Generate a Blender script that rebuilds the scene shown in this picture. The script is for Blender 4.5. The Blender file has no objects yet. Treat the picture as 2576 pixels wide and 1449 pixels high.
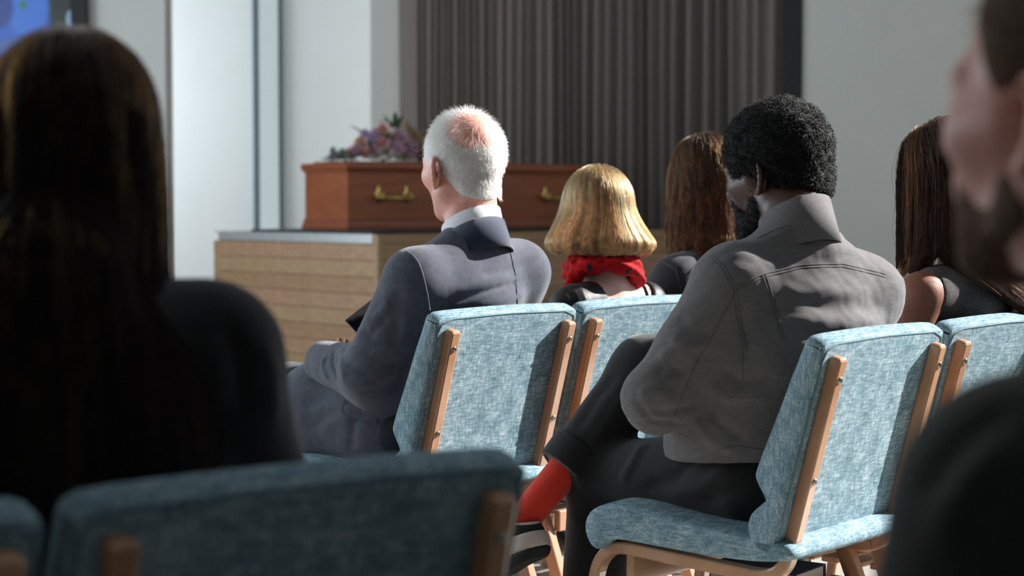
import bpy, bmesh, math, random
import numpy as np
from mathutils import Vector, Matrix
from mathutils.bvhtree import BVHTree

rng = np.random.default_rng(7)
random.seed(7)
scene = bpy.context.scene
C = scene.collection

# ------------------------------------------------------------------ camera
FPX, CX, CY = 4500.0, 1288.0, 724.5
CAM_Z = 1.10
PITCH = math.atan((724.5 - 500.0) / FPX)
cam_data = bpy.data.cameras.new('camera')
cam_data.sensor_width = 36.0
cam_data.lens = 36.0 * FPX / 2576.0
cam_data.clip_start = 0.05
cam_data.dof.use_dof = True
cam_data.dof.focus_distance = 3.95
cam_data.dof.aperture_fstop = (cam_data.lens / 1000.0) / 0.0175
cam = bpy.data.objects.new('camera', cam_data)
cam.location = (0, 0, CAM_Z)
cam.rotation_euler = (math.pi / 2 - PITCH, 0, 0)
C.objects.link(cam)
scene.camera = cam

# ------------------------------------------------------------------ light
scene.view_settings.view_transform = 'Standard'
scene.view_settings.look = 'None'
scene.view_settings.gamma = 1.0
scene.view_settings.use_curve_mapping = False
scene.view_settings.exposure = 0.0
scene.cycles.max_bounces = 6
scene.cycles.diffuse_bounces = 3
scene.cycles.glossy_bounces = 2
scene.cycles.transmission_bounces = 3
scene.cycles.caustics_reflective = False
scene.cycles.caustics_refractive = False
scene.cycles.sample_clamp_indirect = 4.0

world = bpy.data.worlds.new('world')
scene.world = world
world.use_nodes = True
wn = world.node_tree.nodes
wn['Background'].inputs[0].default_value = (0.62, 0.76, 0.95, 1)
wn['Background'].inputs[1].default_value = 1.2

SUN_EL, SUN_AZ = math.radians(31), math.radians(21)
sun_vec = Vector((math.cos(SUN_EL) * math.cos(SUN_AZ), math.cos(SUN_EL) * math.sin(SUN_AZ), math.sin(SUN_EL)))
sl = bpy.data.lights.new('sun_offscreen', 'SUN')
sl.energy = 14.5
sl.angle = math.radians(0.9)
sl.color = (1.0, 0.955, 0.92)
sun = bpy.data.objects.new('sun_offscreen', sl)
sun.rotation_euler = sun_vec.to_track_quat('Z', 'Y').to_euler()
sun.location = (8, 4, 6)
C.objects.link(sun)

def window_light(name, loc, direction, sx, sy, power, color=(0.86, 0.94, 1.0)):
    l = bpy.data.lights.new(name, 'AREA')
    l.shape = 'RECTANGLE'; l.size = sx; l.size_y = sy
    l.energy = power; l.color = color
    o = bpy.data.objects.new(name, l)
    o.location = loc
    o.rotation_euler = Vector(direction).to_track_quat('-Z', 'Z').to_euler()
    C.objects.link(o)
    return o
# sky light of the side windows, each standing in its own opening on the outer side of the pane (openings built further down)
window_light('window_left_middle_offscreen', (-4.36, 8.6, 1.9), (1, 0, 0), 3.1, 2.5, 104)
window_light('window_left_near_offscreen', (-4.36, 4.9, 1.9), (1, 0, 0), 2.7, 2.5, 98)
window_light('window_left_bay_offscreen', (-4.36, 13.55, 2.0), (1, 0, 0), 1.8, 3.3, 150)
window_light('window_right_offscreen', (3.86, 5.8, 2.62), (-1, 0, 0), 4.3, 2.65, 20)

# ------------------------------------------------------------------ pixel -> place
def W(px, py, Y):
    """point on the camera ray of a photo pixel at depth Y in the room"""
    u, v = (px - CX) / FPX, -(py - CY) / FPX
    d = Vector((u, math.cos(PITCH) + v * math.sin(PITCH), -math.sin(PITCH) + v * math.cos(PITCH)))
    t = Y / d.y
    return Vector((0, 0, CAM_Z)) + d * t
def ray_dir(px, py):
    return (W(px, py, 1.0) - Vector((0, 0, CAM_Z))).normalized()

# ------------------------------------------------------------------ materials
def new_mat(name):
    m = bpy.data.materials.new(name); m.use_nodes = True
    nt = m.node_tree
    return m, nt, nt.nodes['Principled BSDF']
def rgb(r, g, b):
    f = lambda c: (c / 255.0) / 12.92 if c <= 10 else (((c / 255.0) + 0.055) / 1.055) ** 2.4
    return (f(r), f(g), f(b), 1)
def coords(nt, scale=(1, 1, 1), kind='Object', rot=(0, 0, 0)):
    tc = nt.nodes.new('ShaderNodeTexCoord'); mp = nt.nodes.new('ShaderNodeMapping')
    mp.inputs['Scale'].default_value = scale
    mp.inputs['Rotation'].default_value = rot
    nt.links.new(tc.outputs[kind], mp.inputs['Vector'])
    return mp.outputs['Vector']
def noise(nt, vec, scale, detail=3, rough=0.55, dist=0.0):
    n = nt.nodes.new('ShaderNodeTexNoise')
    n.inputs['Scale'].default_value = scale; n.inputs['Detail'].default_value = detail
    n.inputs['Roughness'].default_value = rough; n.inputs['Distortion'].default_value = dist
    nt.links.new(vec, n.inputs['Vector'])
    return n.outputs['Fac']
def ramp(nt, fac, stops):
    r = nt.nodes.new('ShaderNodeValToRGB')
    el = r.color_ramp.elements
    while len(el) < len(stops): el.new(0.5)
    for e, (p, c) in zip(el, stops): e.position = p; e.color = c
    nt.links.new(fac, r.inputs['Fac'])
    return r.outputs['Color']
def math_node(nt, op, a, b):
    n = nt.nodes.new('ShaderNodeMath'); n.operation = op
    for i, x in enumerate((a, b)):
        if isinstance(x, (int, float)): n.inputs[i].default_value = x
        else: nt.links.new(x, n.inputs[i])
    return n.outputs[0]
def bump(nt, bs, height, strength=0.3, distance=0.002):
    b = nt.nodes.new('ShaderNodeBump')
    b.inputs['Strength'].default_value = strength; b.inputs['Distance'].default_value = distance
    nt.links.new(height, b.inputs['Height']); nt.links.new(b.outputs['Normal'], bs.inputs['Normal'])
def plain(name, col, rough=0.6, metal=0.0, spec=0.5, sheen=0.0, noise_amt=0.0, nscale=8.0, bump_s=0.0):
    m, nt, bs = new_mat(name)
    bs.inputs['Base Color'].default_value = col
    bs.inputs['Roughness'].default_value = rough
    bs.inputs['Metallic'].default_value = metal
    bs.inputs['Specular IOR Level'].default_value = spec
    if sheen: bs.inputs['Sheen Weight'].default_value = sheen
    if noise_amt:
        v = coords(nt)
        f = noise(nt, v, nscale)
        lo = tuple(c * (1 - noise_amt) for c in col[:3]) + (1,)
        hi = tuple(min(1, c * (1 + noise_amt)) for c in col[:3]) + (1,)
        nt.links.new(ramp(nt, f, [(0.3, lo), (0.7, hi)]), bs.inputs['Base Color'])
        if bump_s: bump(nt, bs, f, bump_s, 0.003)
    return m
def wood(name, dark, light, scale=(6, 60, 60), rough=0.4, kind='Object', coat=0.15):
    m, nt, bs = new_mat(name)
    v = coords(nt, scale, kind)
    f = noise(nt, v, 1.0, 5, 0.6, 0.6)
    nt.links.new(ramp(nt, f, [(0.28, dark), (0.72, light)]), bs.inputs['Base Color'])
    bs.inputs['Roughness'].default_value = rough
    bs.inputs['Coat Weight'].default_value = coat
    bump(nt, bs, f, 0.08, 0.001)
    return m
def weave(name, dark, mid, light, fu=260, fv=40, rough=0.9, axes='xz', sheen=0.04, bstr=0.35, lo=0.36, hi=0.66):
    """woven cloth: threads in two directions with slubs"""
    m, nt, bs = new_mat(name)
    sc1 = {'xz': (fv, fu, fu), 'xy': (fv, fu, fu)}[axes]
    sc2 = {'xz': (fu, fu * 0.6, fv), 'xy': (fu, fv, fu * 0.6)}[axes]
    f1 = noise(nt, coords(nt, sc1), 1.0, 3, 0.6)
    f2 = noise(nt, coords(nt, sc2), 1.0, 3, 0.6)
    f3 = noise(nt, coords(nt), 22.0, 2)
    s = math_node(nt, 'ADD', math_node(nt, 'MULTIPLY', f1, 0.42), math_node(nt, 'MULTIPLY', f2, 0.38))
    s = math_node(nt, 'ADD', s, math_node(nt, 'MULTIPLY', f3, 0.2))
    nt.links.new(ramp(nt, s, [(lo, dark), ((lo + hi) / 2, mid), (hi, light)]), bs.inputs['Base Color'])
    bs.inputs['Roughness'].default_value = rough
    bs.inputs['Sheen Weight'].default_value = sheen
    bs.inputs['Specular IOR Level'].default_value = 0.2
    bump(nt, bs, s, bstr, 0.0015)
    return m
def cloth(name, col, var=0.18, fine=700, rough=0.85, sheen=0.2, bstr=0.25, streak=None):
    m, nt, bs = new_mat(name)
    f1 = noise(nt, coords(nt), fine, 2)
    f2 = noise(nt, coords(nt), 14.0, 3)
    f2b = noise(nt, coords(nt, streak or (1, 1, 1)), 60.0, 3)
    s = math_node(nt, 'ADD', math_node(nt, 'MULTIPLY', f1, 0.55), math_node(nt, 'MULTIPLY', f2, 0.12))
    s = math_node(nt, 'ADD', s, math_node(nt, 'MULTIPLY', f2b, 0.33))
    lo = tuple(c * (1 - var) for c in col[:3]) + (1,); hi = tuple(min(1, c * (1 + var)) for c in col[:3]) + (1,)
    nt.links.new(ramp(nt, s, [(0.35, lo), (0.65, hi)]), bs.inputs['Base Color'])
    bs.inputs['Roughness'].default_value = rough; bs.inputs['Sheen Weight'].default_value = sheen
    bs.inputs['Specular IOR Level'].default_value = 0.25
    bump(nt, bs, s, bstr, 0.0015)
    return m
def skin(name, a, b, rough=0.45):
    m, nt, bs = new_mat(name)
    f = noise(nt, coords(nt), 28.0, 4, 0.6)
    nt.links.new(ramp(nt, f, [(0.3, a), (0.7, b)]), bs.inputs['Base Color'])
    bs.inputs['Roughness'].default_value = rough
    bs.inputs['Subsurface Weight'].default_value = 0.12
    bs.inputs['Subsurface Radius'].default_value = (0.012, 0.005, 0.003)
    bs.inputs['Subsurface Scale'].default_value = 0.6
    bump(nt, bs, noise(nt, coords(nt), 500.0, 2), 0.15, 0.0008)
    return m
def hair_mat(name, melanin, red, rough=0.3, rand=0.25, rc=0.15, ior=1.45):
    m = bpy.data.materials.new(name); m.use_nodes = True
    nt = m.node_tree
    nt.nodes.remove(nt.nodes['Principled BSDF'])
    h = nt.nodes.new('ShaderNodeBsdfHairPrincipled')
    h.parametrization = 'MELANIN'
    h.inputs['Melanin'].default_value = melanin
    h.inputs['Melanin Redness'].default_value = red
    h.inputs['Roughness'].default_value = rough
    h.inputs['Radial Roughness'].default_value = 0.4
    h.inputs['Random Color'].default_value = rand
    h.inputs['Random Roughness'].default_value = rc
    h.inputs['IOR'].default_value = ior
    nt.links.new(h.outputs[0], nt.nodes['Material Output'].inputs['Surface'])
    return m

# ------------------------------------------------------------------ object helpers
def setp(o, label=None, cat=None, group=None, kind=None):
    if label: o['label'] = label
    if cat: o['category'] = cat
    if group: o['group'] = group
    if kind: o['kind'] = kind
    return o
def mesh_np(name, V, F, mat, smooth=True):
    """V (n,3) array, F (m,4) or (m,3) array or list of tuples"""
    me = bpy.data.meshes.new(name)
    V = np.asarray(V, dtype=np.float32)
    if isinstance(F, np.ndarray):
        n, k = F.shape
        me.vertices.add(len(V)); me.vertices.foreach_set('co', V.ravel())
        me.loops.add(n * k); me.loops.foreach_set('vertex_index', F.astype(np.int32).ravel())
        me.polygons.add(n)
        me.polygons.foreach_set('loop_start', np.arange(0, n * k, k, dtype=np.int32))
        me.polygons.foreach_set('loop_total', np.full(n, k, dtype=np.int32))
        me.update(calc_edges=True); me.validate()
    else:
        me.from_pydata([tuple(map(float, v)) for v in V], [], F); me.update()
    if smooth:
        me.polygons.foreach_set('use_smooth', np.ones(len(me.polygons), dtype=bool))
    if mat is not None: me.materials.append(mat)
    return me
def mk(name, V, F, mat, parent=None, origin=(0, 0, 0), smooth=True, local=False):
    V = np.asarray(V, dtype=np.float64)
    if not local: V = V - np.asarray(origin)[None, :]
    o = bpy.data.objects.new(name, mesh_np(name, V, F, mat, smooth))
    C.objects.link(o)
    if parent is not None: o.parent = parent
    elif not local: o.location = origin
    return o
def empty(name, loc=(0, 0, 0), rz=0.0):
    o = bpy.data.objects.new(name, None); C.objects.link(o)
    o.location = loc; o.rotation_euler = (0, 0, rz)
    return o
def copy_tree(o, parent=None):
    c = o.copy(); C.objects.link(c); c.parent = parent
    for ch in list(o.children): copy_tree(ch, c)
    return c
def box(lo, hi, bev=0.0):
    bm = bmesh.new(); bmesh.ops.create_cube(bm, size=1.0)
    lo, hi = Vector(lo), Vector(hi)
    for v in bm.verts: v.co = Vector(((lo[i] + hi[i]) / 2 + v.co[i] * (hi[i] - lo[i]) for i in range(3)))
    if bev: bmesh.ops.bevel(bm, geom=bm.edges[:], offset=bev, segments=2, affect='EDGES', profile=0.5)
    V = [tuple(v.co) for v in bm.verts]
    bm.verts.index_update()
    F = [tuple(v.index for v in f.verts) for f in bm.faces]
    bm.free()
    return np.array(V), F
def join(*parts):
    V, F, n = [], [], 0
    for v, f in parts:
        V.append(np.asarray(v, dtype=np.float64)); F += [tuple(int(i) + n for i in q) for q in f]; n += len(v)
    return np.concatenate(V), F
def tube(pts, r, seg=8, closed=False, flat=None):
    """tube along points; r scalar or list; flat=(normal, factor) squashes along a direction"""
    P = [Vector(p) for p in pts]; n = len(P)
    R = [r] * n if isinstance(r, (int, float)) else list(r)
    V, F = [], []
    up = Vector((0, 0, 1)); prev = None
    for i in range(n):
        t = (P[(i + 1) % n] - P[i - 1]) if closed else (P[min(i + 1, n - 1)] - P[max(i - 1, 0)])
        t.normalize()
        if prev is None:
            a = t.orthogonal().normalized()
        else:
            a = (prev - t * prev.dot(t)).normalized()
        prev = a; b = t.cross(a)
        for k in range(seg):
            th = 2 * math.pi * k / seg
            q = a * math.cos(th) * R[i] + b * math.sin(th) * R[i]
            if flat: q = q - flat[0] * q.dot(flat[0]) * (1 - flat[1])
            V.append(tuple(P[i] + q))
    m = n if closed else n - 1
    for i in range(m):
        for k in range(seg):
            a0, a1 = i * seg + k, i * seg + (k + 1) % seg
            b0, b1 = ((i + 1) % n) * seg + k, ((i + 1) % n) * seg + (k + 1) % seg
            F.append((a0, a1, b1, b0))
    if not closed:
        F.append(tuple(range(seg - 1, -1, -1))); F.append(tuple((n - 1) * seg + k for k in range(seg)))
    return np.array(V), F
def lathe(profile, seg=20):
    """profile of (r, z)"""
    V, F = [], []
    for (r, z) in profile:
        for k in range(seg):
            a = 2 * math.pi * k / seg
            V.append((r * math.cos(a), r * math.sin(a), z))
    for i in range(len(profile) - 1):
        for k in range(seg):
            F.append((i * seg + k, i * seg + (k + 1) % seg, (i + 1) * seg + (k + 1) % seg, (i + 1) * seg + k))
    F.append(tuple(range(seg - 1, -1, -1))); F.append(tuple((len(profile) - 1) * seg + k for k in range(seg)))
    return np.array(V), F
def xform(VF, M):
    V, F = VF
    M = np.array(M)
    return np.asarray(V) @ M[:3, :3].T + M[:3, 3], F
def frame(origin, x, y, z):
    M = Matrix.Identity(4)
    for i, a in enumerate((x, y, z)):
        for j in range(3): M[j][i] = a[j]
    M.translation = Vector(origin)
    return M

# ------------------------------------------------------------------ implicit surfaces
def smin(a, b, k):
    h = np.maximum(k - np.abs(a - b), 0) / k
    return np.minimum(a, b) - h * h * k * 0.25
class Field:
    """signed distance sum on a (possibly uneven) grid; meshed with surface nets"""
    def __init__(s, lo, hi, h, fine=()):
        s.ax = []
        for i in range(3):
            pts = [lo[i]]
            while pts[-1] < hi[i]:
                st = h
                for (flo, fhi, fh) in fine:
                    if flo[i] - fh <= pts[-1] <= fhi[i]: st = min(st, fh)
                pts.append(pts[-1] + st)
            s.ax.append(np.array(pts, dtype=np.float32))
        s.d = np.full([len(a) for a in s.ax], 0.2, dtype=np.float32)
    def sl(s, lo, hi):
        out = []
        for i in range(3):
            a = int(np.searchsorted(s.ax[i], lo[i])); b = int(np.searchsorted(s.ax[i], hi[i]))
            out.append(slice(max(a - 1, 0), min(b + 1, len(s.ax[i]))))
        return tuple(out)
    def grid(s, sl):
        return (s.ax[0][sl[0]][:, None, None], s.ax[1][sl[1]][None, :, None], s.ax[2][sl[2]][None, None, :])
    def put(s, sl, v, k, op):
        cur = s.d[sl]
        if cur.size == 0: return
        if op == 'u': s.d[sl] = smin(cur, v, k) if k > 0 else np.minimum(cur, v)
        else: s.d[sl] = -smin(-cur, v, k) if k > 0 else np.maximum(cur, -v)
    def cone(s, a, b, r0, r1, k=0.02, op='u', n=None, sq=1.0):
        a, b = np.array(a, dtype=np.float32), np.array(b, dtype=np.float32)
        m = max(r0, r1) * max(1.0, sq) + max(k, 0.0) + 0.02
        sl = s.sl(np.minimum(a, b) - m, np.maximum(a, b) + m)
        X, Y, Z = s.grid(sl)
        ba = b - a; L = max(float(ba @ ba), 1e-9)
        px, py, pz = X - a[0], Y - a[1], Z - a[2]
        h = np.clip((px * ba[0] + py * ba[1] + pz * ba[2]) / L, 0, 1)
        qx, qy, qz = px - h * ba[0], py - h * ba[1], pz - h * ba[2]
        if n is not None:
            n = np.array(n, dtype=np.float32); n = n / np.linalg.norm(n)
            c = qx * n[0] + qy * n[1] + qz * n[2]
            e = c * (1.0 / sq - 1.0)
            qx, qy, qz = qx + n[0] * e, qy + n[1] * e, qz + n[2] * e
        d = np.sqrt(qx * qx + qy * qy + qz * qz) - (r0 + (r1 - r0) * h)
        if sq < 1: d = d * max(sq, 0.5)
        s.put(sl, d.astype(np.float32), k, op)
    def ell(s, c, axes, rad, k=0.02, op='u'):
        c = np.array(c, dtype=np.float32); A = np.array([list(a) for a in axes], dtype=np.float32)
        rad = np.array(rad, dtype=np.float32)
        m = float(rad.max()) + max(k, 0) + 0.02
        sl = s.sl(c - m, c + m)
        X, Y, Z = s.grid(sl)
        px, py, pz = X - c[0], Y - c[1], Z - c[2]
        k0 = 0; k1 = 0
        for i in range(3):
            u = px * A[i, 0] + py * A[i, 1] + pz * A[i, 2]
            k0 = k0 + (u / rad[i]) ** 2; k1 = k1 + (u / rad[i] ** 2) ** 2
        k0 = np.sqrt(k0); k1 = np.sqrt(k1)
        d = k0 * (k0 - 1.0) / np.maximum(k1, 1e-6)
        s.put(sl, d.astype(np.float32), k, op)
    def rbox(s, c, axes, half, r, k=0.01, op='u'):
        c = np.array(c, dtype=np.float32); A = np.array([list(a) for a in axes], dtype=np.float32)
        m = float(np.linalg.norm(half)) + r + max(k, 0) + 0.02
        sl = s.sl(c - m, c + m)
        X, Y, Z = s.grid(sl)
        px, py, pz = X - c[0], Y - c[1], Z - c[2]
        q2 = 0; mx = None
        for i in range(3):
            u = np.abs(px * A[i, 0] + py * A[i, 1] + pz * A[i, 2]) - half[i]
            q2 = q2 + np.maximum(u, 0) ** 2
            mx = u if mx is None else np.maximum(mx, u)
        s.put(sl, (np.sqrt(q2) + np.minimum(mx, 0) - r).astype(np.float32), k, op)
    def cut(s, p, n, k=0.0):
        """keep the side against n: removes points with (x-p).n > 0"""
        p = np.array(p, dtype=np.float32); n = np.array(n, dtype=np.float32); n = n / np.linalg.norm(n)
        X, Y, Z = s.grid((slice(None),) * 3)
        v = (X - p[0]) * n[0] + (Y - p[1]) * n[1] + (Z - p[2]) * n[2]
        s.d = np.maximum(s.d, v) if k <= 0 else -smin(-s.d, -v, k)
    def mesh(s):
        d = s.d
        # keep closed at the border
        d[0] = d[-1] = 0.05; d[:, 0] = d[:, -1] = 0.05; d[:, :, 0] = d[:, :, -1] = 0.05
        ins = d < 0
        sh = [n - 1 for n in d.shape]
        cnt = np.zeros(sh, dtype=np.int8)
        for i in (0, 1):
            for j in (0, 1):
                for k in (0, 1):
                    cnt += ins[i:i + sh[0], j:j + sh[1], k:k + sh[2]]
        mixed = (cnt > 0) & (cnt < 8)
        I, J, K = np.nonzero(mixed)
        idx = np.full(sh, -1, dtype=np.int32); idx[I, J, K] = np.arange(len(I))
        acc = np.zeros((len(I), 3)); n = np.zeros(len(I))
        cor = [(i, j, k) for i in (0, 1) for j in (0, 1) for k in (0, 1)]
        vals = {c: d[I + c[0], J + c[1], K + c[2]] for c in cor}
        for a in cor:
            for ax in range(3):
                if a[ax] == 0:
                    b = list(a); b[ax] = 1; b = tuple(b)
                    da, db = vals[a], vals[b]
                    m = (da < 0) != (db < 0)
                    t = np.where(m, da / np.where(m, da - db, 1), 0)
                    p = np.array(a, dtype=np.float64)[None, :] + np.zeros((len(I), 3)); p[:, ax] += t
                    acc += p * m[:, None]; n += m
        acc /= n[:, None]
        V = np.empty((len(I), 3))
        for ax, G in enumerate((I, J, K)):
            A = s.ax[ax].astype(np.float64)
            V[:, ax] = A[G] + acc[:, ax] * (A[G + 1] - A[G])
        Q = []
        for ax in range(3):
            lo = [slice(1, -1)] * 3; hi = [slice(1, -1)] * 3
            lo[ax] = slice(0, -1); hi[ax] = slice(1, None)
            a, b = ins[tuple(lo)], ins[tuple(hi)]
            E = np.argwhere(a != b)
            if not len(E): continue
            o = [1, 1, 1]; o[ax] = 0
            E = E + np.array(o)
            inside = ins[E[:, 0], E[:, 1], E[:, 2]]
            u, w = [(1, 2), (2, 0), (0, 1)][ax]
            cs = []
            for (du, dw) in ((-1, -1), (0, -1), (0, 0), (-1, 0)):
                e = E.copy(); e[:, u] += du; e[:, w] += dw
                cs.append(idx[e[:, 0], e[:, 1], e[:, 2]])
            q = np.stack(cs, 1)
            q[~inside] = q[~inside][:, ::-1]
            Q.append(q)
        F = np.concatenate(Q) if Q else np.zeros((0, 4), dtype=np.int32)
        F = F[(F >= 0).all(1)]
        return V, F
def normals(V, F):
    n = np.zeros_like(V)
    fn = np.cross(V[F[:, 2]] - V[F[:, 0]], V[F[:, 3]] - V[F[:, 1]])
    for k in range(4): np.add.at(n, F[:, k], fn)
    return n / np.maximum(np.linalg.norm(n, axis=1, keepdims=True), 1e-12)
def vnoise(P, seed=0):
    """cheap smooth pseudo noise in [-1,1] made of sines"""
    r = np.random.default_rng(seed); out = 0
    for i in range(7):
        k = r.normal(size=3); k /= np.linalg.norm(k); k *= r.uniform(0.7, 1.6)
        out = out + np.sin(P @ k * 6.283 + r.uniform(0, 6.28) + 0.9 * np.sin(P @ r.normal(size=3) * 3.0))
    return out / 7 * 1.6
class Surf:
    """mesh with camera-ray picking, used to lay seams, folds and pockets on cloth"""
    def __init__(s, V, F):
        s.V, s.F = V, F; s.N = normals(V, F); s._t = None
    def tree(s):
        if s._t is None: s._t = BVHTree.FromPolygons([tuple(v) for v in s.V], [tuple(int(i) for i in f) for f in s.F])
        return s._t
    def pick(s, px, py):
        h, n, i, d = s.tree().ray_cast(Vector((0, 0, CAM_Z)), ray_dir(px, py))
        return (h, n) if h is not None else (None, None)
    def line(s, pts, step=14):
        """polyline of photo pixels laid on the surface"""
        out = []
        for (a, b) in zip(pts[:-1], pts[1:]):
            m = max(2, int(math.hypot(b[0] - a[0], b[1] - a[1]) / step))
            for i in range(m):
                t = i / m
                h, n = s.pick(a[0] + (b[0] - a[0]) * t, a[1] + (b[1] - a[1]) * t)
                if h is not None: out.append((h, n))
        h, n = s.pick(*pts[-1])
        if h is not None: out.append((h, n))
        return out
    def fold(s, folds):
        """folds: (pixel polyline, width, amplitude); negative amplitude is a crease"""
        disp = np.zeros(len(s.V))
        for pts, w, amp in folds:
            L = s.line(pts, 22)
            if len(L) < 2: continue
            P = np.array([tuple(h) for h, n in L])
            D = np.full(len(s.V), 9.0)
            near = (np.abs(s.V - P.mean(0)) < (np.abs(P - P.mean(0)).max(0) + 4 * w)).all(1)
            q = s.V[near]; best = np.full(len(q), 9.0); tt = np.zeros(len(q))
            for i in range(len(P) - 1):
                ba = P[i + 1] - P[i]; l = max(ba @ ba, 1e-9)
                h = np.clip((q - P[i]) @ ba / l, 0, 1)
                dd = np.linalg.norm(q - P[i] - h[:, None] * ba, axis=1)
                m = dd < best; best[m] = dd[m]; tt[m] = (i + h[m]) / (len(P) - 1)
            tap = np.clip(np.minimum(tt, 1 - tt) * 5, 0.15, 1)
            disp[near] += amp * tap * np.exp(-(best / w) ** 2)
        s.V = s.V + s.N * disp[:, None]; s.N = normals(s.V, s.F); s._t = None
    def seam(s, pts, r=0.0014, off=0.0004, step=14, flat=0.6):
        L = s.line(pts, step)
        if len(L) < 3: return None
        # drop jumps across silhouettes
        keep = [L[0]]
        for h, n in L[1:]:
            if (h - keep[-1][0]).length < 0.06: keep.append((h, n))
        if len(keep) < 3: return None
        return tube([h + n * off for h, n in keep], r, 6)

# ------------------------------------------------------------------ shared materials
M_WALL = plain('painted_wall', rgb(226, 224, 218), 0.85, noise_amt=0.02, nscale=3)
M_WHITE = plain('white_plaster', rgb(236, 236, 234), 0.8, noise_amt=0.01, nscale=3)
M_CEIL = plain('ceiling_paint', rgb(225, 225, 222), 0.9, noise_amt=0.01)
M_FLOOR = wood('floor_boards', rgb(150, 148, 142), rgb(178, 175, 168), (2, 30, 1), 0.45)
M_DARK = plain('dark_post', rgb(34, 33, 32), 0.6, noise_amt=0.1)
M_FRAME = plain('window_aluminium', rgb(150, 166, 176), 0.4, metal=0.3, noise_amt=0.03)
M_FRAME_D = plain('window_gasket', rgb(46, 52, 54), 0.5, noise_amt=0.05)
M_BEECH = wood('beech', rgb(172, 124, 92), rgb(198, 152, 118), (7, 7, 7), 0.32, coat=0.35)
M_FABRIC = weave('teal_upholstery', rgb(76, 107, 121), rgb(130, 158, 170), rgb(198, 213, 219))
M_FABRIC_SEAT = weave('teal_seat_upholstery', rgb(76, 107, 121), rgb(130, 158, 170), rgb(198, 213, 219), axes='xy')
M_PIPING = plain('teal_piping', rgb(96, 126, 138), 0.9, sheen=0.2, noise_amt=0.1, nscale=300)
M_STEEL = plain('screw_steel', rgb(170, 160, 145), 0.3, metal=1.0, noise_amt=0.05)
M_MAHOG = wood('mahogany_veneer', rgb(144, 72, 36), rgb(170, 94, 52), (1.2, 14, 14), 0.38, coat=0.2)
M_MAHOG_L = wood('mahogany_moulding', rgb(140, 70, 40), rgb(164, 90, 56), (2, 20, 20), 0.3, coat=0.4)
M_BRASS = plain('brass', rgb(214, 186, 112), 0.22, metal=1.0, noise_amt=0.05)
M_OAK = wood('oak_plank', rgb(158, 124, 90), rgb(186, 152, 116), (1.4, 22, 26), 0.5)
M_OAK_B = wood('oak_plank_dark', rgb(150, 114, 80), rgb(178, 142, 106), (1.4, 22, 26), 0.5)
M_ALU = plain('brushed_steel', rgb(206, 208, 208), 0.35, metal=0.7, noise_amt=0.06, nscale=20)
M_BLACK = plain('black_rubber', rgb(22, 22, 23), 0.55, noise_amt=0.2)
M_PAGES = plain('book_pages', rgb(236, 234, 226), 0.8, noise_amt=0.06, nscale=300)
M_COVER = plain('navy_book_cover', rgb(28, 38, 74), 0.5, noise_amt=0.1)

def struct(name, V, F, mat, smooth=False, parent=None):
    o = mk(name, V, F, mat, parent, smooth=smooth)
    if parent is None: setp(o, kind='structure')
    return o
def wall_x(name, x0, x1, y0, y1, z0, z1, holes, mat):
    """wall slab normal to x with rectangular holes (ya,yb,za,zb)"""
    ys = sorted({y0, y1, *[h[0] for h in holes], *[h[1] for h in holes]})
    zs = sorted({z0, z1, *[h[2] for h in holes], *[h[3] for h in holes]})
    parts = []
    for ya, yb in zip(ys[:-1], ys[1:]):
        for za, zb in zip(zs[:-1], zs[1:]):
            ym, zm = (ya + yb) / 2, (za + zb) / 2
            if any(h[0] < ym < h[1] and h[2] < zm < h[3] for h in holes): continue
            parts.append(box((x0, ya, za), (x1, yb, zb)))
    return struct(name, *join(*parts), mat)
H = 4.2
struct('floor', *box((-4.4, -3.7, -0.1), (3.9, 15.2, 0.0)), M_FLOOR)
struct('ceiling', *box((-4.4, -3.7, H), (3.9, 15.2, H + 0.1)), M_CEIL)
struct('wall_back', *box((-4.4, -3.7, 0), (3.9, -3.5, H)), M_WALL)
R_HOLE = (3.6, 8.0, 1.25, 4.0)
L_HOLE = (7.0, 10.2, 0.6, 3.2)
L_HOLE3 = (3.5, 6.3, 0.6, 3.2)
L_HOLE2 = (12.6, 14.5, 0.3, 3.7)
wall_x('wall_right', 3.7, 3.9, -3.5, 15.0, 0, H, [R_HOLE], M_WALL)
wall_x('wall_left', -4.4, -4.2, -3.5, 15.0, 0, H, [L_HOLE, L_HOLE2, L_HOLE3], M_WHITE)
struct('wall_front', *box((-1.2, 15.0, 0), (3.9, 15.2, H)), M_WALL)
m, nt, bs = new_mat('tinted_glass')
tr = nt.nodes.new('ShaderNodeBsdfTransparent'); tr.inputs[0].default_value = (0.80, 0.79, 0.72, 1)
gl = nt.nodes.new('ShaderNodeBsdfGlossy'); gl.inputs['Roughness'].default_value = 0.05
mx = nt.nodes.new('ShaderNodeMixShader'); mx.inputs[0].default_value = 0.06
nt.links.new(tr.outputs[0], mx.inputs[1]); nt.links.new(gl.outputs[0], mx.inputs[2])
nt.links.new(mx.outputs[0], nt.nodes['Material Output'].inputs['Surface'])
M_GLASS = m
m2 = M_GLASS.copy(); m2.name = 'clear_glass'
for n_ in m2.node_tree.nodes:
    if n_.type == 'BSDF_TRANSPARENT': n_.inputs[0].default_value = (0.97, 0.98, 0.98, 1)
    if n_.type == 'MIX_SHADER': n_.inputs[0].default_value = 0.04
M_CLEAR = m2
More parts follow.
